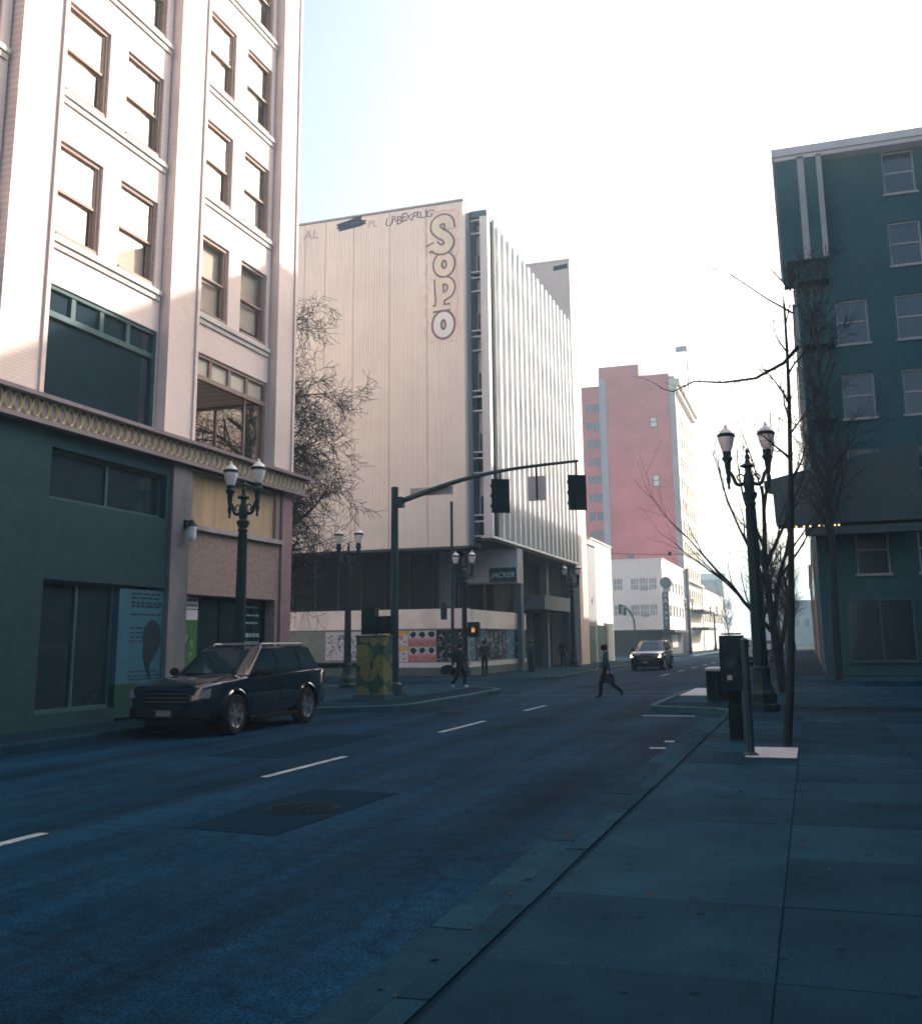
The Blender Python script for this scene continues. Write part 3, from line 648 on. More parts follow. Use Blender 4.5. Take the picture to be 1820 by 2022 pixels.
def poster(x, z, kind, wd=.47, ht=.76, seed=0):
    rg = random.Random(seed); mb = MB(); y = WY+.05; L = lambda m, x0, x1, z0, z1, d=1: mb.box(x+x0, x+x1, y-.006-.002*d, y-.006-.002*d+.0015, z+z0, z+z1, m)
    mb.box(x, x+wd, y-.006, y, z, z+ht, 5 if kind == 'dark' else 0)
    if kind == 'red':
        L(1, 0, wd, 0, ht*.36); L(6, 0, wd, ht*.36, ht*.52)
        mb.extr([(x+wd*.52+.19*rg.uniform(.7, 1.1)*math.cos(t), z+ht*.76+.16*rg.uniform(.75, 1.15)*math.sin(t)) for t in [2*math.pi*k/11 for k in range(11)]], lambda a, b: (a, y-.012, b), lambda a, b: (a, y-.0105, b), 2)
        for k in range(14): a = rg.uniform(0, wd*.8); zz = rg.uniform(.03, ht*.5); L(rg.choice((0, 0, 2, 6)), a, a+rg.uniform(.03, .09), zz, zz+.022, 1.5+k*.12)
    elif kind == 'dark':
        for k in range(12):
            d_ = .008+.0006*k; stroke(mb, lambda a_, b_, e, d_=d_: (a_, y-d_-e, b_), x+wd*.5+rg.uniform(-.12, .12), z+ht*.55+rg.uniform(-.16, .2), rg.uniform(.05, .15), rg.uniform(.03, .08), rg.uniform(0, 3.14), rg.choice((0, 6, 4, 5, 2)))
        for k in range(5): a = rg.uniform(.02, wd*.5); L(rg.choice((0, 4)), a, a+rg.uniform(.1, .22), .04+.035*k, .055+.035*k, 1)
    elif kind == 'yellow':
        L(3, 0, wd, ht*.72, ht, .5)
        for k in range(12): a, b = rg.uniform(0, wd*.7), rg.uniform(0, ht*.85); L(rg.choice((3, 5, 1, 6)), a, a+rg.uniform(.05, .14), b, b+rg.uniform(.04, .12), 1+k*.3)
    else:
        for k in range(34):
            d_ = .008+.0006*k; stroke(mb, lambda a_, b_, e, d_=d_: (a_, y-d_-e, b_), x+rg.uniform(.1, wd-.1), z+rg.uniform(.12, ht-.12), rg.uniform(.08, .26), rg.uniform(.015, .06), rg.uniform(0, 3.14), rg.choice((2, 4, 5, 7, 5, 2, 0)))
    return part('poster', mb, PM, ob)
for c in range(3):
    for r in range(2): poster(-19.58+c*.495, .84+r*.80, 'red', seed=c*2+r)
for c in range(3):
    for r in range(2): poster(-18.06+c*.53, .84+r*.80, 'dark', wd=.51, ht=.78, seed=20+c*2+r)
for c in range(2):
    for r in range(2): poster(-21.05+c*.72, .84+r*.80, 'yellow', wd=.70, ht=.78, seed=30+c*2+r)
for c in range(5): poster(-24.3+c*.62, .95, 'scrib', wd=.6, ht=1.45, seed=50+c)
def poster_x(yy, z, wd, ht, seed):
    rg = random.Random(seed); mb = MB(); x = PW-.05
    mb.box(x, x+.006, yy, yy+wd, z, z+ht, rg.choice((4, 4, 2, 5, 2)))
    for k in range(40):
        d_ = .007+.0006*k; stroke(mb, lambda a_, b_, e, d_=d_: (x+d_+e, a_, b_), yy+rg.uniform(.12, wd-.12), z+rg.uniform(.12, ht-.12), rg.uniform(.1, .34), rg.uniform(.02, .09), rg.uniform(0, 3.14), rg.choice((0, 4, 2, 5, 4, 7, 0, 2)))
    part('poster', mb, PM, ob)
for k in range(13): poster_x(49.5+k*.82, .86, .8, 1.58, 70+k)

# ---- painted letters and tags on the blank wall (strokes on the cladding face)
def ribbon(mb, pts, wds, y, th, mi=0, closed=False):
    n = len(pts); P = [Vector(p) for p in pts]; Lf = []; Rt = []
    for i in range(n):
        a = P[i-1] if (closed or i) else P[0]; b = P[(i+1) % n] if (closed or i < n-1) else P[-1]
        d = (b-a).normalized(); nrm = Vector((-d.y, d.x)); w_ = wds[i] if isinstance(wds, (list, tuple)) else wds
        Lf.append(P[i]+nrm*w_/2); Rt.append(P[i]-nrm*w_/2)
    vs = [(p.x, y-th, p.y) for p in Lf]+[(p.x, y-th, p.y) for p in Rt]+[(p.x, y, p.y) for p in Lf]+[(p.x, y, p.y) for p in Rt]
    fs = []
    for i in range(n if closed else n-1):
        j = (i+1) % n; fs += [(i, j, n+j, n+i), (i, 2*n+i, 2*n+j, j), (n+j, 3*n+j, 3*n+i, n+i)]
    mb.add(vs, fs, mi)
def spline(pts, n=5, closed=False):
    out = []; m = len(pts); P = [Vector(p) for p in pts]
    for i in range(m if closed else m-1):
        p0 = P[i-1] if (closed or i) else P[0]; p1 = P[i]; p2 = P[(i+1) % m]; p3 = P[(i+2) % m] if (closed or i+2 < m) else P[-1]
        for k in range(n):
            t = k/n; out.append(.5*((2*p1)+(p2-p0)*t+(2*p0-5*p1+4*p2-p3)*t*t+(3*p1-p0-3*p2+p3)*t**3))
    if not closed: out.append(P[-1])
    return out
GY = [mat('graffiti_yellow_green', (.70, .66, .50), .7, var=.14, scale=1.2), mat('graffiti_sand', (.74, .65, .51), .7, var=.1, scale=1.2), mat('graffiti_pale_blue', (.76, .76, .71), .7), mat('graffiti_outline', (.23, .165, .185), .7, var=.15, scale=3), mat('graffiti_pink', (.76, .50, .43), .7, var=.1, scale=3), mat('graffiti_ink', (.035, .05, .09), .7)]
YF = WY-.002
S_ = spline([(-17.12, 24.05), (-17.22, 24.52), (-17.55, 24.66), (-17.88, 24.5), (-17.94, 24.14), (-17.68, 23.84), (-17.32, 23.58), (-17.18, 23.22), (-17.42, 22.92), (-17.82, 22.95), (-18.08, 23.22)], 5)
S2 = [(-18.0, 23.15), (-18.22, 23.08), (-18.42, 22.98)]
O1 = spline([(-17.48+.38*math.cos(t), 22.03+.47*math.sin(t)) for t in [2*math.pi*k/10 for k in range(10)]], 3, True)
O2 = spline([(-17.55+.38*math.cos(t), 18.62+.52*math.sin(t)) for t in [2*math.pi*k/10 for k in range(10)]], 3, True)
P1 = [(-17.80, 21.25), (-17.78, 20.6), (-17.72, 20.0), (-17.76, 19.62)]; P2 = spline([(-17.75, 21.1), (-17.3, 21.08), (-17.08, 20.75), (-17.2, 20.38), (-17.6, 20.15)], 5)
P3 = [(-18.15, 19.55), (-17.7, 19.58), (-17.15, 19.58)]
def letter(strokes, fill, wd, wo, d0=0):
    mb = MB(); d = d0
    for pts, cl, f in strokes: ribbon(mb, pts, wd*f+wo, YF-d, .003, 0, cl); d += .0012
    o = part('graffiti_letter', mb, GY[3], ob); m2 = MB(); d = d0+.006
    for pts, cl, f in strokes: ribbon(m2, pts, wd*f, YF-d, .003, 0, cl); d += .0012
    part('graffiti_fill', m2, fill, o)
def halo(pts, cl, wd): mb = MB(); ribbon(mb, pts, wd, YF+.001, .0015, 0, cl); return part('graffiti_halo', mb, GY[4], ob)
letter([(O2, True, 1)], GY[2], .40, .26, 0); letter([(P1, False, 1), (P2, False, .85), (P3, False, .62)], GY[1], .40, .20, .012); letter([(O1, True, 1)], GY[1], .40, .20, .024); letter([(S_, False, 1), (S2, False, .7)], GY[0], .46, .22, .036)
rng = random.Random(6)
for side, xs in ((-1, -18.55), (1, -16.72)):
    pts = []; z = 25.0
    while z > 17.9: pts.append((xs+rng.uniform(-.13, .13), z)); z -= rng.uniform(.25, .5)
    halo(pts, False, .07)
halo([(-18.6+.2*k, 25.1+rng.uniform(-.12, .12)) for k in range(10)], False, .09); halo([(-18.4+.2*k, 17.75+rng.uniform(-.1, .1)) for k in range(9)], False, .06)
TAGM = mat('graffiti_faded_ink', (.17, .15, .19), .7, var=.5, scale=5); rgt = random.Random(9)
for k, ch in enumerate('URBEXPLUG'):
    inst('graffiti_tag', textmesh(ch, .66*rgt.uniform(.85, 1.2), TAGM, shear=rgt.uniform(-.1, .3)), ob, (-20.75+.30*k, YF-.004, 25.0+rgt.uniform(-.08, .08)+.02*k), (R(90), R(rgt.uniform(-12, 12)), 0))
mb = MB()
for k in range(9): ribbon(mb, [(-23.85+rng.uniform(-.12, .12), 24.9+.05*k), (-23.3, 24.98+.055*k+rng.uniform(-.06, .06)), (-22.8, 25.04+.055*k+rng.uniform(-.06, .06)), (-22.3+rng.uniform(-.3, .2), 25.06+.055*k)], .1, YF-.0015*k, .001)
part('graffiti_tag', mb, GY[5], ob)
inst('graffiti_tag', textmesh('PL', .6, mat('graffiti_faint', (.42, .37, .38), .7), shear=.1), ob, (-21.75, YF-.004, 25.0), ROT_FACE_Y)
inst('graffiti_tag', textmesh('AL', .8, MATS['graffiti_faint'], shear=.1), ob, (-25.6, YF-.004, 24.9), ROT_FACE_Y)
# lift tower at the far end of the block
tw = thing('lift_tower', 'plain pale pink lift tower with a dark tag rising behind the finned block', 'tower', (-19, 74, 0))
TWM = mat('tower_pink_render', (.72, .58, .50), .8, var=.08, scale=.6)
part('wall', MB().box(-24, -15.36, 71.25, 74.1, .14, 30.2), TWM, tw); part('coping', MB().box(-24.05, -15.3, 71.2, 74.15, 30.2, 30.35), TWM, tw)
part('roof_rail', MB().tube([(-23.5, 73.9, 30.3), (-23.5, 73.9, 31.2), (-15.6, 73.9, 31.2), (-15.6, 73.9, 30.3)], .03, 6), GALV, tw)
mb = MB()
for k in range(4): ribbon(mb, [(-16.6, 29.55+.09*k), (-16.1, 29.6+.09*k), (-15.5, 29.66+.09*k)], .1, 71.248-.001*k, .001)
part('graffiti_tag', mb, GY[5], tw)
# grey shop slab and the white-walled building beyond
gs = thing('grey_shop_building', 'narrow grey rendered shop front between the finned block and the blank white wall', 'building', (-20, 76, 0))
part('wall', MB().box(-28, -15.6, 74.2, 78.4, .14, 9.0), mat('grey_render', (.30, .31, .33), .8, var=.12, scale=1), gs)
part('door', MB().box(-15.62, -15.55, 75.2, 77.4, .15, 2.9), LBT, gs); part('poster', MB().box(-15.59, -15.56, 74.4, 75.0, 1.0, 2.4), PTEAL, gs); part('coping', MB().box(-28, -15.5, 74.18, 78.42, 9.0, 9.2), SPAN, gs)
wb = thing('white_side_building', 'low building with a blank bright white street wall beside the grey shop', 'building', (-20, 83, 0))
part('wall', MB().box(-30, -16.0, 78.5, 87.4, .14, 9.7), mat('bright_white_paint', (.74, .72, .70), .7, var=.06, scale=.8), wb); part('coping', MB().box(-30, -15.92, 78.48, 87.45, 9.7, 9.85), SPAN, wb)
part('hoarding_panel', MB().box(-16.0, -15.94, 79, 83, .2, 3.0), mat('teal_hoarding', (.04, .11, .12), .8, var=.3, scale=2), wb); part('hoarding_panel', MB().box(-16.0, -15.94, 83.1, 87, .2, 3.2), mat('brown_hoarding', (.06, .07, .065), .8, var=.3, scale=3), wb)

# ------------------------------------------------------------------ white corner building with blade sign
DWHT = mat('deco_white_paint', (.90, .82, .74), .7, var=.05, scale=1); DGL = mat('deco_pane', (.20, .27, .32), .15)
de = thing('white_corner_building', 'two-storey white corner building with grouped windows and a dark shopfront canopy', 'building', (-22, 122, 0))
DY = 114.0; DX = -15.2
grp1 = [(-20.7, -19.65), (-18.75, -17.85), (-17.75, -16.8), (-16.7, -15.85)]
opn = [(a, b, 7.30, 8.62) for a, b in grp1]+[(a, b, 4.45, 5.70) for a, b in grp1]
mb = grid_wall(MB(), 'Y', DY, DY+.4, -34, DX, 2.9, 10.6, opn)
opx = [(y, y+2.2, z, z+1.3) for y in (116, 119, 122, 125, 128, 131) for z in (4.45, 7.3)]
grid_wall(mb, 'X', DX-.4, DX, DY+.402, 134, 2.9, 10.6, opx); mb.box(-34, DX-.4, DY+.4, 134, 10.2, 10.4); mb.box(-34, DX-.5, 133.7, 134, 2.9, 10.2)
part('wall', mb, DWHT, de)
part('coping', MB().box(-34.1, DX+.1, DY-.1, DY+.5, 10.6, 10.8).box(DX-.5, DX+.1, DY+.51, 134, 10.6, 10.8), DWHT, de)
for a, b, z0, z1 in opn:
    f = MB(); n = 3; st_ = (b-a)/n
    for k in range(n+1): x = min(max(a+k*st_, a+.03), b-.03); f.box(x-.03, x+.03, DY+.12, DY+.2, z0, z1)
    f.box(a+.06, b-.06, DY+.125, DY+.195, z0, z0+.06); f.box(a+.06, b-.06, DY+.125, DY+.195, z1-.06, z1); f.box(a+.06, b-.06, DY+.13, DY+.19, (z0+z1)/2-.025, (z0+z1)/2+.025)
    wd = part('window', f, DWHT, de); part('pane', MB().box(a, b, DY+.15, DY+.16, z0, z1), DGL, wd)
    if (a == -17.75): part('air_conditioner', MB().box(a+.1, b-.1, DY-.25, DY+.1, z0, z0+.3), SPAN, de)
for y0, y1, z0, z1 in opx:
    f = MB()
    for k in range(4): y = min(max(y0+k*(y1-y0)/3, y0+.03), y1-.03); f.box(DX-.2, DX-.12, y-.03, y+.03, z0, z1)
    f.box(DX-.195, DX-.125, y0+.06, y1-.06, (z0+z1)/2-.03, (z0+z1)/2+.03)
    wd = part('window', f, DWHT, de); part('pane', MB().box(DX-.17, DX-.16, y0, y1, z0, z1), DGL, wd)
part('shopfront', MB().box(-33, DX-.3, DY+.3, 133, .14, 2.6), mat('shopfront_dark', (.01, .022, .026), .6, var=.3, scale=1, spec=.15), de)
part('canopy', MB().box(-33, DX+1.2, DY-1.2, DY+.2, 2.6, 2.9).box(DX-.3, DX+1.2, DY+.21, 133, 2.6, 2.9), BLACKM, de)
for k in range(5): part('shop_window', MB().box(DX-.28, DX-.2, 122+k*1.1, 122.8+k*1.1, .9, 2.4), mat('bright_shop_pane', (.7, .7, .68), .4), de)
bs = thing('blade_sign', 'tall dark vertical sign with pale letters and a round emblem on the white corner building', 'sign', (-14.9, 113.4, 0))
part('sign_body', MB().box(-15.2, -14.5, 113.2, 113.6, 2.9, 6.95), mat('sign_teal', (.02, .06, .07), .5), bs)
for k, (ch, s) in enumerate((('A', .55), ('A', .75), ('I', .4), ('A', .45), ('A', .45), ('T', .45))): inst('letter', textmesh(ch, s, mat('sign_letter_pale', (.5, .58, .6), .6), bold=.01), bs, (-14.85, 113.19, 6.6-.62*k), ROT_FACE_Y)
em = MB(); em.lathe([(.62, -.15), (.66, -.1), (.66, .1), (.62, .15)], (-14.75, 113.4, 8.0), 20, 0, axis='Y'); part('emblem', em, mat('emblem_teal', (.06, .14, .15), .5, var=.6, scale=4), bs)
part('bracket', MB().box(-15.15, -14.4, 113.35, 113.45, 6.96, 7.4), GALV, bs)

# ------------------------------------------------------------------ red brick tower
RB_ = brickmat('red_brick', (.62, .165, .175), (.57, .145, .155), (.52, .25, .24), axis='X', bw=.4, bh=.15, bump=.2)
CREAM = mat('cream_terracotta', (.62, .55, .46), .75, var=.08, scale=.7); GREYP = mat('grey_pilaster', (.36, .34, .36), .8, var=.1, scale=.8)
rt = thing('red_brick_tower', 'tall red brick tower with a cream street front and two small white windows', 'building', (-21, 148, 0))
RY = 136.3
opr = [(-18.88, -17.85, 30.5, 31.95), (-18.82, -17.87, 22.3, 23.9)]
mb = grid_wall(MB(), 'Y', RY, RY+.5, -24.75, -16.0, .14, 37.9, opr); mb.box(-24.75, -16, RY+.5, 160, 35, 37.9)
part('wall', mb, RB_, rt); part('penthouse', MB().box(-25.7, -20.1, RY, RY+8, 37.905, 39.6), RB_, rt)
for a, b, z0, z1 in opr:
    wd = part('window', MB().box(a, a+.12, RY+.1, RY+.2, z0, z1).box(b-.12, b, RY+.1, RY+.2, z0, z1).box(a+.12, b-.12, RY+.1, RY+.2, z1-.12, z1).box(a+.12, b-.12, RY+.1, RY+.2, (z0+z1)/2-.05, (z0+z1)/2+.05).box(a, b, RY-.08, RY+.2, z0-.12, z0), mat('window_grey_frame', (.16, .16, .18), .6), rt)
    part('pane', MB().box(a+.12, b-.12, RY+.14, RY+.15, z0, z1-.12), BLIND, wd)
part('pilaster', MB().box(-25.7, -24.76, RY-.25, RY+.4, .14, 37.9), GREYP, rt); part('pilaster', MB().box(-15.99, -15.2, RY-.25, RY+.4, .14, 37.4), GREYP, rt)
wing = MB(); opw = []
for r in range(9):
    z = 34.6-2.56*r
    opw += [(-27.85, -26.95, z-1.15, z), (-26.75, -25.9, z-1.15, z)]
grid_wall(wing, 'Y', RY+1.0, RY+1.4, -30, -25.6, .14, 37.2, opw); part('wing_wall', wing, RB_, rt)
for a, b, z0, z1 in opw:
    wd = part('window', MB().box(a, b, RY+1.12, RY+1.2, (z0+z1)/2-.04, (z0+z1)/2+.04).box(a, a+.08, RY+1.1, RY+1.2, z0, z1).box(b-.08, b, RY+1.1, RY+1.2, z0, z1), MATS['window_grey_frame'], rt); part('pane', MB().box(a+.08, b-.08, RY+1.16, RY+1.17, z0, z1), mat('wing_pane', (.16, .2, .25), .1), wd)
# cream street front
opc = [(138.2+2.75*i, 139.9+2.75*i, 6.8+3.1*j, 8.7+3.1*j) for i in range(8) for j in range(9)]
mb = grid_wall(MB(), 'X', -15.99, -15.5, RY+.41, 160, .14, 36.2, opc); part('street_front', mb, CREAM, rt)
cw_ = MB().box(0, .04, 0, 1.7, 0, 1.9).mesh('pane', mat('front_pane', (.3, .3, .3), .15))
for a, b, z0, z1 in opc: inst('window_pane', cw_, rt, (-15.9, a, z0))
part('cornice', MB().box(-16.0, -14.5, RY-.3, 160.3, 36.2, 37.0).box(-15.98, -14.9, RY-.28, 160.2, 35.6, 36.19), CREAM, rt)
part('ledge', MB().box(-15.49, -15.0, RY+.5, 160, 9.6, 9.9), CREAM, rt); part('canopy', MB().box(-15.49, -13.6, RY+6, 160, 5.6, 5.85), BLACKM, rt); part('canopy', MB().box(-15.49, -13.2, RY+8, 158, 3.1, 3.45), BLACKM, rt)
part('vent', MB().box(-22.6, -21.8, RY-.1, RY+.1, 12.4, 13.1), MATS['window_grey_frame'], rt)
part('corner_strip', MB().box(-15.15, -14.75, RY-.1, RY+.35, .14, 11.0), mat('strip_dark_teal', (.05, .09, .10), .6), rt)  # narrow dark teal strip at the tower corner
fp = thing('rooftop_flag', 'small dark flag on a thin pole above the red brick tower', 'flag', (-15.5, 158, 37))
part('flagpole', MB().tube([(-15.5, 158, 36.5), (-15.5, 158, 48.0)], [.14, .10], 6), GALV, fp); mb = MB()
for k in range(8): x = -17.2+k*.21; mb.add([(x, 158+.1*math.sin(k), 46.9), (x+.21, 158+.1*math.sin(k+1), 46.9), (x+.21, 158.02+.1*math.sin(k+1), 47.9), (x, 158.02+.1*math.sin(k), 47.9)], [(0, 1, 2, 3)])
part('flag_cloth', mb, mat('flag_cloth', (.25, .25, .27), .8), fp)
# distant buildings closing the street
rng = random.Random(17)
def block(name, label, x0, x1, y0, y1, h, m, seed=0, win=True):
    t = thing(name, label, 'building', ((x0+x1)/2, (y0+y1)/2, 0)); part('wall', MB().box(x0, x1, y0, y1, .1, h), m, t); part('coping', MB().box(x0-.1, x1+.1, y0-.1, y1+.1, h, h+.35), m, t)
    if win:
        wm = MB().box(0, 1.1, -.05, .05, 0, 1.6).mesh('window', DARKGLASS)
        z = 4.5
        while z < h-2.4:
            x = x0+.9
            while x < x1-1.6: inst('window', wm, t, (x, y0, z)); x += 2.2
            z += 3.2
        wm2 = MB().box(-.05, .05, 0, 1.3, 0, 1.7).mesh('window', DARKGLASS)
        for fx in ((x1,) if x1 < -5 else (x0,)):
            z = 4.5
            while z < h-2.4:
                y = y0+1.2
                while y < min(y1, y0+40)-2: inst('window', wm2, t, (fx, y, z)); y += 3.0
                z += 3.4
    return t
block('grey_gabled_building', 'distant grey building with few dark windows at the end of the left pavement', -22, -15.6, 205, 225, 13.0, mat('far_grey', (.30, .31, .33), .8, var=.1, scale=.4), 1)
block('cream_terrace', 'distant pale cream terrace beyond the red brick tower', -30, -15.4, 161, 200, 9.2, CREAM, 2)
block('far_slab_building', 'far pale slab building closing the view along the street', -60, -24, 330, 350, 22, mat('far_pale', (.40, .41, .42), .8), 3)
block('far_station_building', 'far low grey building closing the end of the street', -13, 14, 245, 270, 10, mat('far_grey_blue', (.16, .20, .23), .8, var=.1, scale=.3), 12)
block('far_brick_building', 'far low brown building on the right pavement behind the bare trees', 0.4, 24, 112, 160, 9, mat('far_brown', (.16, .13, .12), .8, var=.2, scale=.5), 4)
# ------------------------------------------------------------------ buildings along the right pavement
SLATE = brickmat('slate_blue_brick', (.022, .085, .105), (.017, .07, .088), (.035, .095, .11), axis='X')
rb = thing('dark_corner_building', 'dark slate-blue brick building with pale cornice and projecting upper bay behind the bare tree', 'building', (8, 56, 0))
opb = [(2.2+2.6*i, 3.6+2.6*i, 4.6+3.55*j, 6.7+3.55*j) for i in range(5) for j in range(6)]
mb = grid_wall(MB(), 'Y', 48.5, 48.9, .55, 15, .14, 24.7, [o for o in opb if not (o[0] < 3.5 and o[3] > 19)])
mb.box(.55, .95, 48.91, 66, .14, 24.7); mb.box(.96, 15, 48.91, 66, 24.3, 24.7); mb.box(14.6, 15, 48.91, 66, .14, 24.3)
part('wall', mb, SLATE, rb)
part('upper_bay', MB().box(.0, 2.1, 47.9, 52, 19.4, 24.7), SLATE, rb)
for x in (.05, 1.9): part('bracket', MB().extr([(0, 19.4), (0, 18.2), (.25, 18.6), (.55, 19.1), (.6, 19.4)], lambda a, b, x=x: (x, 48.5-a, b), lambda a, b, x=x: (x+.16, 48.5-a, b)), SLATE, rb)
part('bay_pilaster', MB().box(1.0, 1.3, 47.8, 47.9, 19.4, 24.6).box(1.86, 2.1, 47.8, 47.9, 19.4, 24.6), mat('grey_stone', (.26, .28, .29), .8, var=.1, scale=1), rb)
part('cornice', MB().box(-.15, 15.3, 47.7, 66, 24.71, 25.1).box(-.05, 15.2, 47.8, 66, 24.5, 24.7), mat('pale_cornice', (.42, .42, .45), .75, var=.1, scale=1), rb)
for a, b, z0, z1 in opb:
    if a < 3.5 and z1 > 19: continue
    wd = part('window', MB().box(a, a+.08, 48.6, 48.7, z0, z1).box(b-.08, b, 48.6, 48.7, z0, z1).box(a+.08, b-.08, 48.6, 48.7, z1-.08, z1).box(a+.08, b-.08, 48.6, 48.7, (z0+z1)/2-.04, (z0+z1)/2+.04).box(a-.08, b+.08, 48.4, 48.7, z0-.12, z0), MATS['grey_stone'], rb); part('pane', MB().box(a+.08, b-.08, 48.65, 48.66, z0, z1-.08), DARKGLASS, wd)
for a, b in ((1.6, 4.4), (5.2, 8.0), (8.8, 11.6)):
    wd = part('shop_window', MB().box(a, a+.1, 48.36, 48.48, .7, 3.5).box(b-.1, b, 48.36, 48.48, .7, 3.5).box(a+.1, b-.1, 48.36, 48.48, 3.38, 3.5).box(a+.1, b-.1, 48.36, 48.48, .7, .82).box((a+b)/2-.04, (a+b)/2+.04, 48.37, 48.47, .82, 3.38), LBT, rb)
    part('pane', MB().box(a+.1, b-.1, 48.42, 48.43, .82, 3.38), DARKGLASS, wd)
fe = thing('fire_escape', 'black iron fire escape with ladder on the dark slate-blue building', 'fire escape', (1.2, 48.2, 0))
for z in (8.0, 11.55, 15.1, 18.2):
    mb = MB().box(.62, 2.0, 47.6, 48.48, z, z+.05)
    for x in (.66, 1.1, 1.55, 1.96): mb.tube([(x, 47.64, z+.04), (x, 47.64, z+1.0)], .016, 4)
    for zz in (.5, 1.0): mb.tube([(.66, 47.64, z+zz), (1.96, 47.64, z+zz)], .016, 4)
    mb.tube([(.66, 47.64, z+1.0), (.66, 48.5, z+1.0)], .016, 4); part('landing', mb, BLACKM, fe)
mb = MB()
for x in (.68, 1.02): mb.tube([(x, 47.75, 5.0), (x, 47.75, 19.0)], .018, 4)
for k in range(46): mb.tube([(.68, 47.75, 5.2+.3*k), (1.02, 47.75, 5.2+.3*k)], .012, 4)
part('ladder', mb, BLACKM, fe)
mq = thing('marquee_sign', 'dark projecting marquee with letters and warm bulbs below on the slate-blue building', 'sign', (1, 47.4, 6.7))
MQ = mat('marquee_dark', (.012, .045, .055), .5, var=.2, scale=2)
mb = MB(); mb.extr([(-1.1, 6.85), (-.95, 6.75), (5, 6.75), (5, 10.2), (-.4, 9.0), (-1.5, 8.75), (-1.5, 8.45), (-1.15, 8.35)], lambda a, b: (a, 46.7, b), lambda a, b: (a, 48.45, b)); part('marquee_body', mb, MQ, mq)
for ch, x in (('I', -.46), ('F', -.04)): inst('letter', textmesh(ch, .85, mat('marquee_letter', (.03, .13, .16), .5), bold=.01), mq, (x, 46.69, 7.72), ROT_FACE_Y)
BULB = mat('warm_bulb', (.9, .7, .4), .4, emit=((1, .70, .30), .5)); bm_ = MB()
for k in range(7): bm_.sphere((-.25+.31*k+.1*math.sin(k*3), 46.95, 6.66), .05, 8, 5)
part('bulb_row', bm_, BULB, mq); part('lower_valance', MB().box(.1, 5, 46.75, 47.4, 6.25, 6.6), MQ, mq)
blk = brickmat('brown_brick', (.20, .13, .10), (.17, .11, .09), (.2, .17, .15), axis='Y')
block('added_shade_block', 'brown brick block added to shade the far white wall', 0.6, 30, 95.2, 108, 15.4, blk, 10)  # added block, casts shade on the lower white wall across the street
block('added_shade_neighbour', 'unseen tall brown brick block added to shade the near ground', 15.2, 62, 48.5, 66, 25.3, blk, 5)  # unseen block added to keep the near road and pavement in shade
block('added_shade_building', 'unseen blue-grey brick building added to darken the near street', 4.8, 40, -40, 33.5, 12, brickmat('added_shade_blue_grey_brick', (.10, .15, .18), (.08, .13, .16), (.13, .17, .19), axis='Y'), 8)  # unseen building added to cut skylight on the road
block('added_shade_row', 'unseen long building added to darken the near street from the left', -40, -15.2, -60, 4.4, 24, LBW, 9)  # unseen left row, also added to cut skylight on the road
block('brown_brick_row', 'brown brick office row behind the slate-blue corner building', 0.5, 30, 66.2, 76, 22.8, blk, 6)
block('plain_brick_row', 'lower brown brick row next along the right pavement', 0.5, 30, 76.2, 95, 21.2, blk, 7)

# ------------------------------------------------------------------ twin street lamps
def make_lamp():
    t = thing('twin_street_lamp', None, 'street lamp', (0, 0, 0))
    b = MB(); b.lathe([(.38, 0), (.38, .16), (.33, .2), (.33, .42), (.27, .5), (.22, .62), (.20, .95), (.23, 1.0), (.19, 1.06)], (0,0,0), 8); lpart('base', b, CASTIRON, t)
    p = MB(); prof = [(.165, 1.05), (.15, 2.5), (.13, 4.0), (.115, 4.95), (.15, 5.02), (.12, 5.08), (.18, 5.2), (.19, 5.27), (.11, 5.33)]
    vs = []; seg = 32
    p.lathe(prof, (0,0,0), 16)
    for k in range(8):
        a = 2*math.pi*k/8; p.tube([(.155*math.cos(a), .155*math.sin(a), 1.1), (.112*math.cos(a), .112*math.sin(a), 4.9)], .02, 5)
    lpart('post', p, CASTIRON, t, 40)
    c = MB(); c.lathe([(.09, 5.3), (.13, 5.42), (.14, 5.55), (.12, 5.72), (.08, 5.8), (.08, 5.9), (.19, 5.95), (.17, 5.99), (.07, 6.04), (.05, 6.12), (.07, 6.18), (.03, 6.28), (.05, 6.33), (.01, 6.42)], (0,0,0), 12); lpart('centre_finial', c, CASTIRON, t, 40)
    for s in (-1, 1):
        arm = MB(); pts = spline([(0, 5.62), (.16, 5.5), (.30, 5.52), (.38, 5.72), (.485, 5.88)], 4); arm.tube([(s*q[0], 0, q[1]) for q in pts], .048, 8)
        pts = spline([(.1, 5.7), (.2, 5.76), (.28, 5.68), (.22, 5.58)], 4); arm.tube([(s*q[0], 0, q[1]) for q in pts], .022, 6)
        lpart('arm', arm, CASTIRON, t, 40)
        x = s*.485
        cup = MB(); cup.lathe([(.012, 5.38), (.04, 5.42), (.03, 5.5), (.055, 5.58), (.065, 5.66), (.04, 5.74), (.06, 5.8), (.075, 5.95), (.085, 6.08), (.13, 6.15), (.135, 6.2), (.10, 6.24), (.115, 6.34), (.10, 6.36)], (x, 0, 0), 12); lpart('lamp_cup', cup, CASTIRON, t, 40)
        g = MB(); g.lathe([(.105, 6.352), (.16, 6.5), (.195, 6.66), (.20, 6.74)], (x, 0, 0), 14); gl = lpart('lamp_globe', g, LAMPGLASS, t, 50)
        h = MB(); h.lathe([(.215, 6.72), (.218, 6.79), (.20, 6.81)], (x, 0, 0), 14); lpart('collar', h, CASTIRON, gl, 40)
        d = MB(); d.lathe([(.195, 6.805), (.15, 6.88), (.08, 6.94), (.045, 6.97), (.05, 7.0), (.012, 7.06)], (x, 0, 0), 14); lpart('lamp_cap', d, LAMPGLASS, gl, 50)
    return t
lamp0 = make_lamp()
LG = 'twin street lamps with white globes'
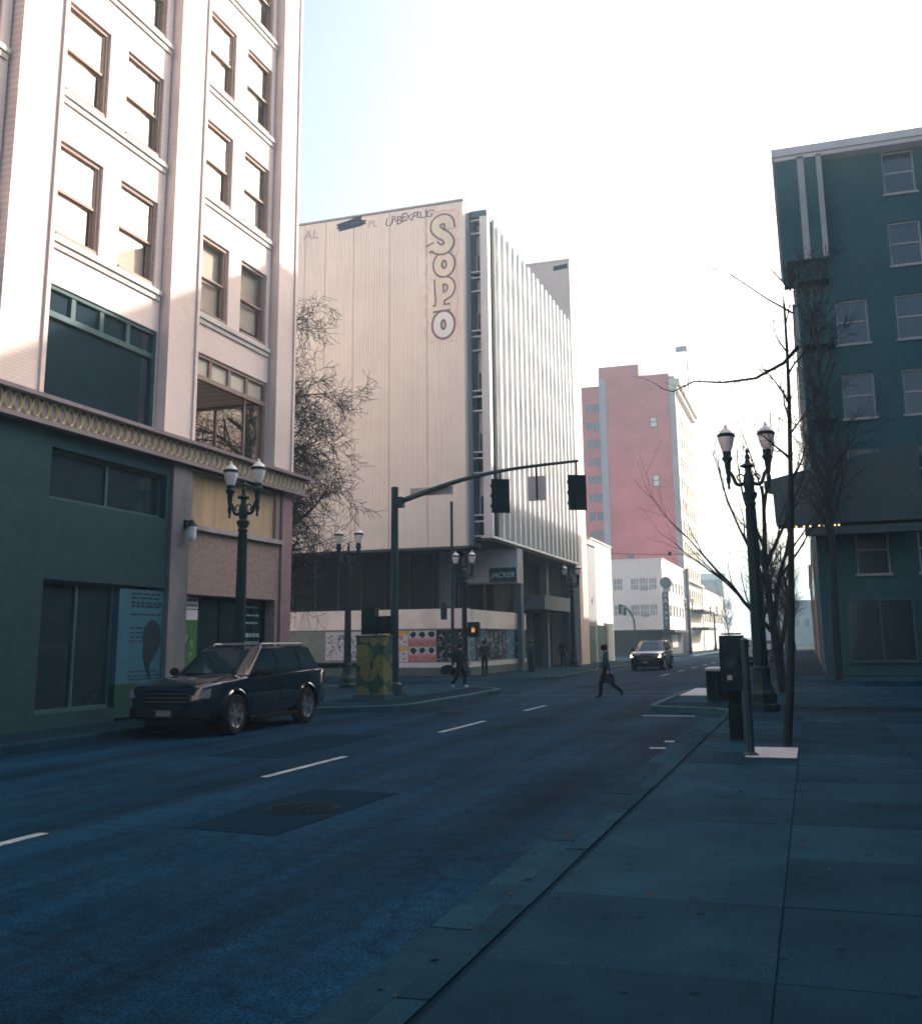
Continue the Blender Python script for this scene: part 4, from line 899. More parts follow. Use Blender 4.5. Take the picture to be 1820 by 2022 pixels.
lamps = [((-1.15, 25.05, .145), .97, 4, 'dark twin street lamp with wide cast base near the litter bin and kerb'),
         ((-13.95, 23.2, .145), .92, -6, 'dark twin street lamp in front of the boarded panels of the corner building'),
         ((-17.0, 36.2, .145), .87, 0, 'dark twin street lamp between the bare tree and the traffic signal pole'),
         ((-15.85, 46.95, .145), .86, 3, 'dark twin street lamp at the poster-covered corner of the office block'),
         ((-14.55, 65.0, .145), .93, 0, 'dark twin street lamp beside the canopy under the finned office block'),
         ((-12.9, 118, .145), .9, 0, 'distant twin street lamp in front of the white corner building'),
         ((-12.9, 150, .145), .9, 0, 'distant twin street lamp in front of the cream street front of the brick tower'),
         ((-2.6, 78, .145), .9, 0, 'twin street lamp among the bare trees far along the right pavement')]
for i, (p, s, rz, lab) in enumerate(lamps):
    o = lamp0 if i == 0 else copytree(lamp0)
    o.location = p; o.scale = (s, s, s); o.rotation_euler = (0, 0, R(rz)); o['label'] = lab; o['group'] = LG

# ------------------------------------------------------------------ traffic signal with mast arm
SIGB = mat('signal_housing', (.004, .020, .024), .65, var=.15, scale=9)
ts = thing('traffic_signal', 'traffic signal pole with a long curved mast arm carrying two dark signal heads', 'traffic signal', (-12.8, 30.8, .14))
PXs, PYs = -12.8, 30.8
part('base_plate', MB().box(PXs-.3, PXs+.3, PYs-.3, PYs+.3, .14, .22).lathe([(.26, .22), (.24, .5), (.17, .56)], (PXs, PYs, 0), 14), STEELP, ts)
part('pole', MB().lathe([(.15, .5), (.125, 3.5), (.115, 6.8), (.12, 6.82), (.12, 6.9), (.02, 6.93)], (PXs, PYs, 0), 16), STEELP, ts, 40)
armp = spline([(-12.72, 6.38), (-11.9, 6.62), (-10.9, 6.90), (-10.0, 7.09), (-8.6, 7.27), (-6.55, 7.38)], 5)
def arm_z(x):
    for a, b in zip(armp[:-1], armp[1:]):
        if a.x <= x <= b.x: t = (x-a.x)/(b.x-a.x); return a.y+(b.y-a.y)*t
    return armp[-1].y
arm = part('mast_arm', MB().tube([(q.x, PYs, q.y) for q in armp], [.10-.055*i/(len(armp)-1) for i in range(len(armp))], 12), STEELP, ts, 50)
part('arm_clamp', MB().box(-12.70, -12.50, PYs-.14, PYs+.14, 6.22, 6.56), STEELP, arm)
def head(cx, zt, zb, wd, turn):
    h = link('signal_head', MB().box(-wd/2+.12, wd/2-.12, -.02, .22, zb-zt, 0).mesh('signal_head', SIGB), ts, Vector((cx, PYs+.02, zt))-wl(ts), (0, 0, R(turn)))
    bp = MB(); n = 10
    bp.box(-wd/2, wd/2, -.01, .02, zb-zt-.06, .06); lpart('backplate', bp, SIGB, h)
    H = zt-zb
    for k in range(3):
        c = -H*(k+.5)/3; v = MB(); v.lathe([(.155, .22), (.165, .52), (.15, .52), (.14, .22)], (0, 0, c), 14, axis='Y', cap=False); lpart('visor', v, SIGB, h, 40)
        l = MB(); l.lathe([(.14, .22), (.12, .25), (.02, .27)], (0, 0, c), 14, axis='Y'); lpart('lens', l, mat('lens_%d' % k, ((.10, .012, .01), (.12, .07, .01), (.01, .09, .05))[k], .25), h, 40)
        lpart('hinge', MB().box(-wd/2-.03, -wd/2, 0, .05, c-.05, c+.05), SIGB, h)
    lpart('hanger', MB().tube([(0, .03, .05), (0, .03, arm_z(cx)-zt)], .03, 6), SIGB, h)
head(-9.13, 6.90, 5.92, .60, 30); head(-6.62, 6.88, 5.88, .58, 26)
sp_ = part('lane_sign', MB().box(-8.20, -7.62, PYs-.05, PYs-.03, 6.18, 6.97), GALV, ts)
part('sign_bracket', MB().box(-7.93, -7.88, PYs-.085, PYs-.05, 6.22, 7.3), SIGB, sp_)
part('street_name_plate', MB().extr([(-12.3, 6.60), (-10.8, 6.58), (-10.8, 6.84), (-12.3, 6.86)], lambda a, b: (a, PYs+.14, b), lambda a, b: (a, PYs+.16, b)), mat('name_plate_back', (.34, .34, .36), .5), ts)
part('side_signal', MB().box(-13.56, -12.78, PYs-.5, PYs-.28, 2.10, 2.66).box(-13.44, -13.1, PYs-.55, PYs-.5, 2.2, 2.6), SIGB, ts)
part('side_signal', MB().box(-13.86, -13.40, PYs-.26, PYs+.1, 2.08, 2.95), SIGB, ts)
part('side_bracket', MB().box(-13.5, -12.9, PYs-.06, PYs+.06, 2.3, 2.38).box(-13.1, -12.9, PYs-.3, PYs-.06, 2.31, 2.37), SIGB, ts)
part('push_button', MB().box(-13.02, -12.9, PYs-.2, PYs-.05, 1.3, 1.6), SIGB, ts)
# second signal post on the far corner
t2 = thing('signal_post', 'slim grey signal post with a lit orange pedestrian signal by the poster wall', 'traffic signal', (-16.55, 47.2, .14))
part('pole', MB().lathe([(.13, .14), (.13, .5), (.085, .55), (.07, 8.7), (.01, 8.74)], (-16.55, 47.2, 0), 12), STEELP, t2, 40)
part('hanging_box', MB().lathe([(.14, 2.9), (.16, 2.95), (.16, 3.7), (.05, 3.74)], (-17.0, 47.2, 0), 12).box(-16.95, -16.5, 47.18, 47.22, 3.5, 3.55), STEELP, t2)
ps = part('pedestrian_signal', MB().box(-15.62, -15.05, 46.7, 46.95, 2.05, 2.75), SIGB, t2)
part('signal_bracket', MB().box(-16.55, -15.06, 46.96, 47.02, 2.36, 2.42), SIGB, t2)
hm = MB(); hx, hz = -15.34, 2.36
hm.box(hx-.07, hx+.07, 46.695, 46.699, hz-.1, hz+.02)
for k, (dx, h) in enumerate(((-.055, .12), (-.018, .15), (.018, .145), (.055, .11))): hm.box(hx+dx-.014, hx+dx+.014, 46.695, 46.699, hz+.022, hz+h)
hm.extr([(hx+.072, hz-.04), (hx+.13, hz+.04), (hx+.11, hz+.06), (hx+.072, hz+.01)], lambda a, b: (a, 46.695, b), lambda a, b: (a, 46.699, b))
part('hand_symbol', hm, mat('orange_hand', (.9, .25, .05), .5, emit=((1, .32, .06), .25)), ps)
part('upper_signal', MB().box(-16.3, -15.95, 47.05, 47.35, 4.7, 5.9), SIGB, t2)
# utility cabinet with painted circles
cm_ = bpy.data.materials.new('cabinet_art'); cm_.use_nodes = True; n = cm_.node_tree.nodes; l = cm_.node_tree.links; b = n['Principled BSDF']; b.inputs['Roughness'].default_value = .6
geo = n.new('ShaderNodeNewGeometry'); vo = n.new('ShaderNodeTexVoronoi'); vo.inputs['Scale'].default_value = 1.75; l.new(geo.outputs['Position'], vo.inputs['Vector'])
ms = n.new('ShaderNodeMath'); ms.operation = 'MULTIPLY'; ms.inputs[1].default_value = 60; l.new(vo.outputs['Distance'], ms.inputs[0])
sn = n.new('ShaderNodeMath'); sn.operation = 'SINE'; l.new(ms.outputs[0], sn.inputs[0])
r1 = n.new('ShaderNodeValToRGB'); r1.color_ramp.elements[0].color = (.13, .15, .05, 1); r1.color_ramp.elements[1].color = (.22, .22, .09, 1); l.new(sn.outputs[0], r1.inputs[0])
r2 = n.new('ShaderNodeValToRGB'); r2.color_ramp.elements[0].position = .56; r2.color_ramp.elements[1].position = .58; l.new(vo.outputs['Distance'], r2.inputs[0])
mx = n.new('ShaderNodeMix'); mx.data_type = 'RGBA'; l.new(r2.outputs[0], mx.inputs['Factor']); l.new(r1.outputs[0], mx.inputs['A']); mx.inputs['B'].default_value = (.015, .07, .05, 1); l.new(mx.outputs['Result'], b.inputs['Base Color'])
uc = thing('utility_cabinet', 'green utility cabinet painted with ochre circles beside the traffic signal pole', 'cabinet', (-12.55, 28.6, .14))
part('body', MB().box(-13.0, -12.1, 28.3, 28.95, .3, 1.98), cm_, uc); part('plinth', MB().box(-13.06, -12.04, 28.24, 29.0, .14, .3), CONC2, uc); part('lid', MB().box(-13.03, -12.07, 28.27, 28.98, 1.98, 2.04), LBT, uc)
part('door_seam', MB().box(-12.56, -12.545, 28.292, 28.299, .36, 1.92), BLACKM, uc); part('handle', MB().box(-12.5, -12.46, 28.26, 28.299, 1.05, 1.25), BLACKM, uc)
# litter bin
lbn = thing('litter_bin', 'round dark slatted litter bin with a pale rim on the right kerb corner', 'litter bin', (-2.5, 28.7, .15))
mb = MB().lathe([(.24, .15), (.24, .2), (.22, .22), (.22, .9), (.05, .9)], (-2.5, 28.7, 0), 18); part('liner', mb, BLACKM, lbn)
sl = MB().box(-.022, .022, -.012, .012, .2, .95).mesh('slat', CASTIRON)
for k in range(20): a = 2*math.pi*k/20; inst('slat', sl, lbn, (-2.5+.265*math.cos(a), 28.7+.265*math.sin(a), 0), (0, 0, a+math.pi/2))
part('rim', MB().lathe([(.27, .95), (.30, .96), (.30, 1.02), (.2, 1.06), (.12, 1.05)], (-2.5, 28.7, 0), 20), GALV, lbn, 40); part('foot_ring', MB().lathe([(.26, .15), (.28, .16), (.28, .2), (.26, .21)], (-2.5, 28.7, 0), 18), CASTIRON, lbn)
# pay station and post in the near right
pk = thing('pay_station', 'dark parking pay station with a sloped head on the right pavement', 'pay station', (-1.3, 18.1, .15))
part('pedestal', MB().box(-1.40, -1.18, 17.98, 18.24, .15, .95), BLACKM, pk)
mb = MB(); mb.extr([(17.9, .95), (17.9, 1.55), (18.0, 1.86), (18.26, 1.86), (18.3, 1.7), (18.3, .95)], lambda a, b: (-1.49, a, b), lambda a, b: (-1.09, a, b)); part('cabinet', mb, mat('pay_station_paint', (.006, .027, .036), .7, var=.2, scale=6), pk)
part('screen', MB().box(-1.40, -1.2, 17.885, 17.899, 1.3, 1.48), DARKGLASS, pk); part('card_slot', MB().box(-1.38, -1.30, 17.885, 17.899, 1.12, 1.2), GALV, pk)
part('solar_panel', MB().box(-1.45, -1.13, 17.98, 18.28, 1.87, 1.9), DARKGLASS, pk)
sp2 = thing('sign_post', 'slim dark steel post standing by the pay station on the right pavement', 'post', (-.93, 15.6, .15))
part('post', MB().lathe([(.055, .15), (.055, 1.74), (.065, 1.75), (.065, 1.79), (.01, 1.82)], (-.93, 15.6, 0), 10), STEELP, sp2, 40); part('foot', MB().lathe([(.11, .15), (.11, .17), (.06, .2)], (-.93, 15.6, 0), 12), STEELP, sp2)
# far signal mast and overhead wire
fs = thing('far_traffic_signal', 'distant curved signal mast with two small heads before the white corner building', 'traffic signal', (-18.3, 112.6, .14))
q = spline([(-18.3, 0.14), (-18.3, 3.6), (-18.6, 4.6), (-19.2, 5.4), (-19.9, 5.7)], 4); part('mast', MB().tube([(p.x, 112.6, p.y) for p in q], .09, 8), STEELP, fs); part('signal_head', MB().box(-19.95, -19.7, 112.4, 112.7, 4.7, 5.55), SIGB, fs); part('signal_head', MB().box(-19.4, -19.15, 112.4, 112.7, 4.5, 5.3), SIGB, fs)
ow = thing('overhead_cable', 'thin dark overhead cable strung across the street before the red brick tower', 'cable', (-8, 84, 8.6))
mb = MB(); pts = [(-15.9+15.9*k/14, 84, 9.0-.35*math.sin(math.pi*k/14)) for k in range(15)]; mb.tube(pts, .022, 5); part('cable', mb, BLACKM, ow); part('insulator', MB().box(-10.6, -10.35, 83.9, 84.1, 8.6, 8.9), BLACKM, ow)

# ------------------------------------------------------------------ cars
def boolean_cut(me, cyls):
    o = bpy.data.objects.new('tmp', me); C.objects.link(o); tmp = [o]
    for (x, y, z, r, dep) in cyls:
        c = bpy.data.objects.new('cut', MB().lathe([(r, -dep/2), (r, dep/2)], (x, y, z), 28, axis='Y').mesh('cut', BLACKM)); C.objects.link(c); tmp.append(c)
        md = o.modifiers.new('b', 'BOOLEAN'); md.object = c; md.operation = 'DIFFERENCE'; md.solver = 'EXACT'
    dg = bpy.context.evaluated_depsgraph_get(); r_ = bpy.data.meshes.new_from_object(o.evaluated_get(dg))
    for t in tmp: bpy.data.objects.remove(t)
    return r_
def make_car(label, loc, rotz, paint, rack=True, group=None, lights=None, scale=1.0):
    t = thing('parked_car' if rack else 'car', label, 'car', loc, rotz, group); t.scale = (scale,)*3
    # x forward, y sideways
    stn = [(2.62, .70, .44, .66, .90, .93), (2.56, .84, .36, .64, .98, 1.02), (2.40, .93, .32, .66, 1.03, 1.09), (2.0, .965, .31, .68, 1.07, 1.14), (1.5, .97, .30, .7, 1.10, 1.18), (1.0, .972, .30, .7, 1.14, 1.22), (0.4, .972, .30, .7, 1.15, 1.2), (-.6, .972, .30, .7, 1.17, 1.2), (-1.6, .972, .30, .7, 1.20, 1.22), (-2.2, .955, .32, .7, 1.22, 1.24), (-2.5, .92, .36, .7, 1.22, 1.24), (-2.62, .84, .44, .7, 1.18, 1.2)]
    vs = []; fs = []; m = 0
    for (x, wd, zb, zm, zs, zt) in stn:
        half = [(0, zb), (wd*.86, zb), (wd*.96, zb+.1), (wd, zm), (wd*.985, zs-.1), (wd*.955, zs-.02), (wd*.90, zs+.01), (wd*.55, zt-.005), (0, zt)]
        ring = half+[(-a, b) for a, b in half[-2:0:-1]]; m = len(ring); vs += [(x, a, b) for a, b in ring]
    for i in range(len(stn)-1):
        for k in range(m): fs.append((i*m+k, i*m+(k+1) % m, (i+1)*m+(k+1) % m, (i+1)*m+k))
    fs.append(tuple(range(m))); fs.append(tuple(range((len(stn)-1)*m+m-1, (len(stn)-1)*m-1, -1)))
    me = MB().add(vs, fs).mesh('body', paint)
    WX = (1.58, -1.55); WR = .40
    me = boolean_cut(me, [(x, s*.9, .41, .475, .62) for x in WX for s in (-1, 1)])
    me.materials.clear(); me.materials.append(paint); me.polygons.foreach_set('use_smooth', [True]*len(me.polygons)); me.set_sharp_from_angle(angle=R(28))
    body = link('body', me, t)
    # cabin
    bz, tz = 1.17, 1.72
    base = [(1.12, .60), (.98, .90), (-2.30, .90), (-2.50, .70)]; top = [(.28, .52), (.22, .72), (-2.05, .70), (-2.22, .52)]
    cab = MB(); ring0 = [(x, y, bz+(.03 if x < 0 else 0)) for x, y in base]+[(x, -y, bz+(.03 if x < 0 else 0)) for x, y in base[::-1]]; ring1 = [(x, y, tz) for x, y in top]+[(x, -y, tz) for x, y in top[::-1]]; ring2 = [(x*.96-.04, y*.75, tz+.05) for x, y, z in ring1]
    n_ = 8; cab.add(ring0+ring1+ring2, [(i, (i+1) % n_, n_+(i+1) % n_, n_+i) for i in range(n_)]+[(n_+i, n_+(i+1) % n_, 2*n_+(i+1) % n_, 2*n_+i) for i in range(n_)]+[tuple(range(2*n_, 3*n_))])
    cb = lpart('cabin', cab, paint, t, 25)
    def lerp(a, b, u): return tuple(a[i]+(b[i]-a[i])*u for i in range(3))
    def pane(nm, a, b, c, d, off, mt=DARKGLASS):          # quad given bottom a,b top d,c ; pushed out by off
        n3 = (Vector(b)-Vector(a)).cross(Vector(d)-Vector(a)).normalized(); cc = (Vector(a)+Vector(b)+Vector(c)+Vector(d))/4
        if n3.dot(cc-Vector((-.6, 0, 1.3))) < 0: n3 = -n3
        q_ = [Vector(p)+n3*off for p in (a, b, c, d)]; lpart(nm, MB().add([*q_, *[p-n3*.012 for p in q_]], [(0, 1, 2, 3), (4, 7, 6, 5), (0, 4, 5, 1), (1, 5, 6, 2), (2, 6, 7, 3), (3, 7, 4, 0)]), mt, cb)
    g0, g1 = lambda y: (1.10, y, bz+.03), lambda y: (.32, y, tz-.04)
    pane('windscreen', (1.075, -.62, bz+.04), (1.075, .62, bz+.04), (.335, .52, tz-.04), (.335, -.52, tz-.04), .008)
    pane('rear_window', (-2.47, -.62, bz+.1), (-2.47, .62, bz+.1), (-2.24, .50, tz-.06), (-2.24, -.50, tz-.06), .008)
    for s in (-1, 1):
        def sp(x, u): return (x, s*(.90+(.71-.90)*u), bz+.03+(tz-bz-.03)*u)
        for nm, xa, xb, xc, xd in (('side_window', .78, -.22, -.22, .24), ('side_window', -.34, -1.30, -1.26, -.34), ('side_window', -1.42, -2.16, -1.98, -1.38)):
            pane(nm, sp(xa, .12), sp(xb, .12), sp(xc, .88), sp(xd, .88), .006)
        # door seams, handles, mirrors
        for x in (.92, -.28, -1.36): lpart('door_seam', MB().box(x-.006, x+.006, s*.968, s*.976, .42, 1.1), BLACKM, body)
        for x in (.02, -1.05): lpart('door_handle', MB().box(x-.11, x+.08, s*.965, s*1.0, 1.00, 1.035), paint, body)
        mr = MB(); mr.sphere((.82, s*1.06, 1.24), .12, 10, 6, sc=(.6, 1, .75)); mr.box(.78, .86, min(s*.92, s*1.0), max(s*.92, s*1.0), 1.17, 1.21); lpart('mirror', mr, BLACKM, body, 40)
        # lights
        hl = MB(); hl.extr([(2.30, .98), (2.545, .93), (2.60, .78), (2.52, .76), (2.32, .86)], lambda a, b: (a, s*.62, b), lambda a, b: (a, s*(.90 if True else 0), b)); lpart('headlight', hl, lights or mat('headlight_glass', (.14, .17, .2), .1, spec=.8), body)
        lpart('tail_light', MB().box(-2.64, -2.46, s*.72, s*.88, .84, 1.14), mat('tail_red', (.25, .01, .01), .2), body)
        lpart('side_step', MB().box(-1.0, 1.05, s*.90, s*1.0, .27, .33), BLACKM, body)
        for x in WX:
            arch_ = MB(); arch_.tube([(x+.49*math.cos(a), s*.962, .41+.49*math.sin(a)) for a in [R(-8+196*k/16) for k in range(17)]], .032, 6); lpart('wheel_arch', arch_, paint, body, 50)
            wh = MB(); wy = s*.86; wh.lathe([(.27, -.13), (.37, -.135), (.40, -.10), (.405, 0), (.40, .10), (.37, .135), (.27, .13)], (x, wy, WR+.005), 24, axis='Y', cap=False)
            tyre = lpart('wheel', wh, mat('tyre_rubber', (.015, .017, .018), .85), t, 40)
            rim = MB(); rim.lathe([(.275, -.12), (.26, -.02), (.26, .02), (.275, .12)], (x, wy, WR+.005), 24, axis='Y', cap=False); rim.lathe([(.07, .04*s), (.06, .10*s)], (x, wy, WR+.005), 12, axis='Y')
            for k in range(6):
                a = 2*math.pi*k/6+.2; c_, s_ = math.cos(a), math.sin(a)
                pr = [(.05, -.035), (.265, -.05), (.265, .05), (.05, .035)]
                rim.extr([(x+u*c_-v*s_, WR+.005+u*s_+v*c_) for u, v in pr], lambda a_, b_: (a_, wy+s*.055, b_), lambda a_, b_: (a_, wy+s*.095, b_))
            rim.lathe([(.26, -.01), (.26, .0)], (x, wy, WR+.005), 24, axis='Y')
            lpart('rim', rim, mat('alloy_rim', (.42, .45, .48), .3, metal=.8), tyre, 35)
        if rack:
            rk = MB(); rk.tube([(.05, s*.60, tz+.01), (.0, s*.60, tz+.1), (-1.9, s*.60, tz+.1), (-1.98, s*.60, tz+.01)], .022, 6); lpart('roof_rail', rk, GALV, cb)
    if rack:
        for x in (-.35, -1.35): lpart('cross_bar', MB().box(x-.03, x+.03, -.60, .60, tz+.09, tz+.13), GALV, cb)
    gr = MB(); gr.box(2.56, 2.628, -.50, .50, .64, .90); 
    lpart('grille', gr, BLACKM, body)
    for k in range(3): lpart('grille_bar', MB().box(2.628, 2.64, -.48, .48, .69+.08*k, .715+.08*k), mat('grille_chrome', (.12, .13, .14), .3, metal=.7), body)
    lpart('bumper', MB().prism([(2.45, -.93), (2.60, -.86), (2.67, -.6), (2.69, 0), (2.67, .6), (2.60, .86), (2.45, .93)], .40, .57), mat('bumper_plastic', (.004, .011, .017), .65), body); lpart('bumper', MB().box(-2.72, -2.55, -.82, .82, .42, .66), MATS['bumper_plastic'], body)
    lpart('number_plate', MB().box(2.69, 2.702, -.17, .17, .43, .54), mat('plate_pale', (.16, .18, .2), .6), body)
    lpart('underbody', MB().box(-2.3, 2.3, -.7, .7, .2, .33), BLACKM, t)
    return t
NAVY = mat('car_paint_navy', (.003, .010, .022), .10, spec=.6); NAVY.node_tree.nodes['Principled BSDF'].inputs['Coat Weight'].default_value = .8
BLKP = mat('car_paint_black', (.003, .007, .011), .12, spec=.6); BLKP.node_tree.nodes['Principled BSDF'].inputs['Coat Weight'].default_value = .8
SILV = mat('car_paint_silver', (.45, .47, .50), .3, metal=.3); SILV.node_tree.nodes['Principled BSDF'].inputs['Coat Weight'].default_value = .6
make_car('dark navy off-road car with roof rack parked by the boarded corner building', (-12.25, 20.3, 0), R(-90), NAVY, True, scale=1.0)
make_car('black car with amber headlights lit driving along the street past the finned block', (-9.45, 64.6, 0), R(-91), BLKP, False, lights=mat('headlight_amber', (.9, .7, .5), .3, emit=((1, .72, .42), 2.0)))
make_car('silver car parked on the right side of the street beyond the lamp post', (-4.4, 72, 0), R(90), SILV, True, group='cars parked along the right kerb')
make_car('silver car parked beside the far low brown building', (-4.4, 116, 0), R(90), SILV, True, group='cars parked along the right kerb')
make_car('dark car parked ahead of the silver car by the far low brown building', (-4.4, 124, 0), R(90), BLKP, True, group='cars parked along the right kerb')
make_car('dark car parked farther along behind the silver car', (-4.4, 80, 0), R(90), BLKP, True, group='cars parked along the right kerb')

# ------------------------------------------------------------------ bare trees
BARK = mat('tree_bark', (.020, .030, .034), .9, var=.35, scale=6, bump=.6, bscale=30, stretch=(1, 1, .3)); TWIG = mat('twig_bark', (.024, .026, .029), .9, var=.2, scale=4)
def tree(name, label, base, h, r0, seed, spread=.7, levels=5, group=None, kids=(7, 5, 5, 4), first=.3, lean=(0, 0), lens=(.55, .55, .55, .5), extra=None, droop=0.0, minr=.005, wob=.07, taper=.35):
    t = thing(name, label, 'tree', base, 0, group); rg = random.Random(seed); tr = MB(); cr = MB()
    def grow(p, d, L, r, lv):
        n = (9, 7, 5, 4, 3)[min(lv, 4)]; pts = [p.copy()]; rad = [r]; dd = d.copy(); step = L/n
        for i in range(n):
            j = Vector((rg.uniform(-1, 1), rg.uniform(-1, 1), rg.uniform(-1, 1)))*(wob, .16, .22, .28, .3)[min(lv, 4)]
            up = Vector((0, 0, (.02, .05, .03, .0, -.02)[min(lv, 4)]-droop*(.12 if lv >= 1 else 0)))
            dd = (dd+j+up).normalized(); pts.append(pts[-1]+dd*step); rad.append(max(r*(1-(i+1)/n*(.72 if lv == 0 else .85)), minr*.8))
        (tr if lv == 0 else cr).tube(pts, rad, (9, 6, 5, 3, 3)[min(lv, 4)], cap=(lv < 2))
        if lv >= levels-1: return
        k = kids[lv]
        for i in range(k):
            u = first+(1-first)*(i+rg.uniform(.2, .9))/k if lv == 0 else .2+.8*(i+rg.uniform(.1, .9))/k
            u = min(u, .99); f = u*n; a = int(f); q = pts[a].lerp(pts[a+1], f-a); rr = (rad[a]*(1-f+a)+rad[a+1]*(f-a))*rg.uniform(.55, .75)
            ax_ = (pts[a+1]-pts[a]).normalized(); o_ = ax_.orthogonal().normalized(); o_.rotate(Matrix.Rotation(rg.uniform(0, 6.283) if lv else i*2.4+rg.uniform(-.4, .4), 3, ax_))
            ang = spread*rg.uniform(.75, 1.3); nd = (ax_*math.cos(ang)+o_*math.sin(ang)).normalized()
            grow(q, nd, L*lens[lv]*rg.uniform(.7, 1.15)*(1-taper*u if lv == 0 else 1), max(rr, minr), lv+1)
    grow(Vector((0, 0, 0)), Vector((lean[0], lean[1], 1)).normalized(), h, r0, 0)
    if extra:
        for (pp, L, r) in extra:
            P = [Vector(q)-Vector(base) for q in pp]; cr.tube(P, [r*(1-.8*i/(len(P)-1)) for i in range(len(P))], 6)
            for i in range(len(P)*2):
                u = rg.uniform(.15, 1)*(len(P)-1); a = min(int(u), len(P)-2); q = P[a].lerp(P[a+1], u-a)
                grow(q, Vector((rg.uniform(-1, .4), rg.uniform(-.6, .6), rg.uniform(-.6, .9))).normalized(), L*rg.uniform(.4, 1), r*.3, 3)
    lpart('trunk', tr, BARK, t, 60); lpart('branches', cr, TWIG, t)
    return t
tree('bare_street_tree', 'large bare spreading tree on the cross street beside the corner building', (-20.6, 35.6, .1), 14.5, .32, 12, spread=.95, levels=5, kids=(28, 12, 8, 5), first=.2, lens=(.42, .50, .58, .55), droop=.75, minr=.0115, taper=.55)
tree('bare_street_tree', 'slender bare tree on the right pavement with a long branch reaching over the street', (-.47, 17.0, .1), 7.2, .07, 7, spread=.65, levels=4, kids=(9, 5, 4), first=.55, lean=(.13, .0), lens=(.17, .5, .55), wob=.025,
     extra=[([(.15, 17.2, 6.6), (-.1, 17.6, 6.45), (-.6, 18.1, 6.35), (-1.2, 18.8, 6.5), (-1.8, 19.5, 6.75), (-2.3, 20.2, 6.75), (-2.6, 20.6, 6.95)], .8, .035), ([(.1, 17.2, 7.2), (-.3, 17.5, 7.6), (-.9, 18.0, 8.3), (-1.4, 18.6, 8.75)], .7, .02), ([(.1, 17.2, 7.6), (-.2, 17.4, 8.1), (-.7, 17.8, 8.6)], .6, .016)])
tree('bare_street_tree', 'many-stemmed bare tree behind the cast base lamp on the right corner', (-.9, 33.5, .1), 6.5, .16, 31, spread=.34, levels=4, kids=(10, 6, 5), first=.12, lean=(-.02, 0), lens=(.85, .5, .5))
tree('bare_street_tree', 'bare tree beside the slate-blue building under the fire escape', (1.0, 45.2, .1), 17, .17, 37, spread=.5, levels=4, kids=(30, 8, 6), first=.3, lens=(.17, .5, .5), minr=.012, wob=.03)
for i, (x, y, h, lab) in enumerate(((-2.7, 62, 7.0, 'bare tree first beyond the cross street on the right pavement'), (-2.6, 84, 8.0, 'bare tree next to the parked cars far along the right pavement'), (-2.7, 118, 8.5, 'bare tree past the second crossing on the right pavement'), (-2.7, 136, 9, 'small bare tree at the far end of the right pavement row'), (-3.0, 165, 10, 'farthest bare tree on the right pavement'), (-12.8, 175, 9, 'bare tree in front of the distant cream terrace'), (-2.5, 98, 9.5, 'tall bare tree beside the added brown brick block'), (-1.8, 126, 10, 'bare tree standing close to the far low brown building'), (-2.4, 150, 11, 'bare tree near the far end of the low brown building'), (-4.0, 190, 11, 'bare tree standing alone past the far low brown building'), (-6.5, 225, 12, 'bare tree before the far grey station building'), (-11.5, 232, 11, 'bare tree left of the far grey station building'))):
    tree('bare_street_tree', lab, (x, y, .1), h, .16, 60+i, spread=.55, levels=4, kids=(16, 7, 5), first=.3, lens=(.5, .5, .5), group='bare trees along the far street')

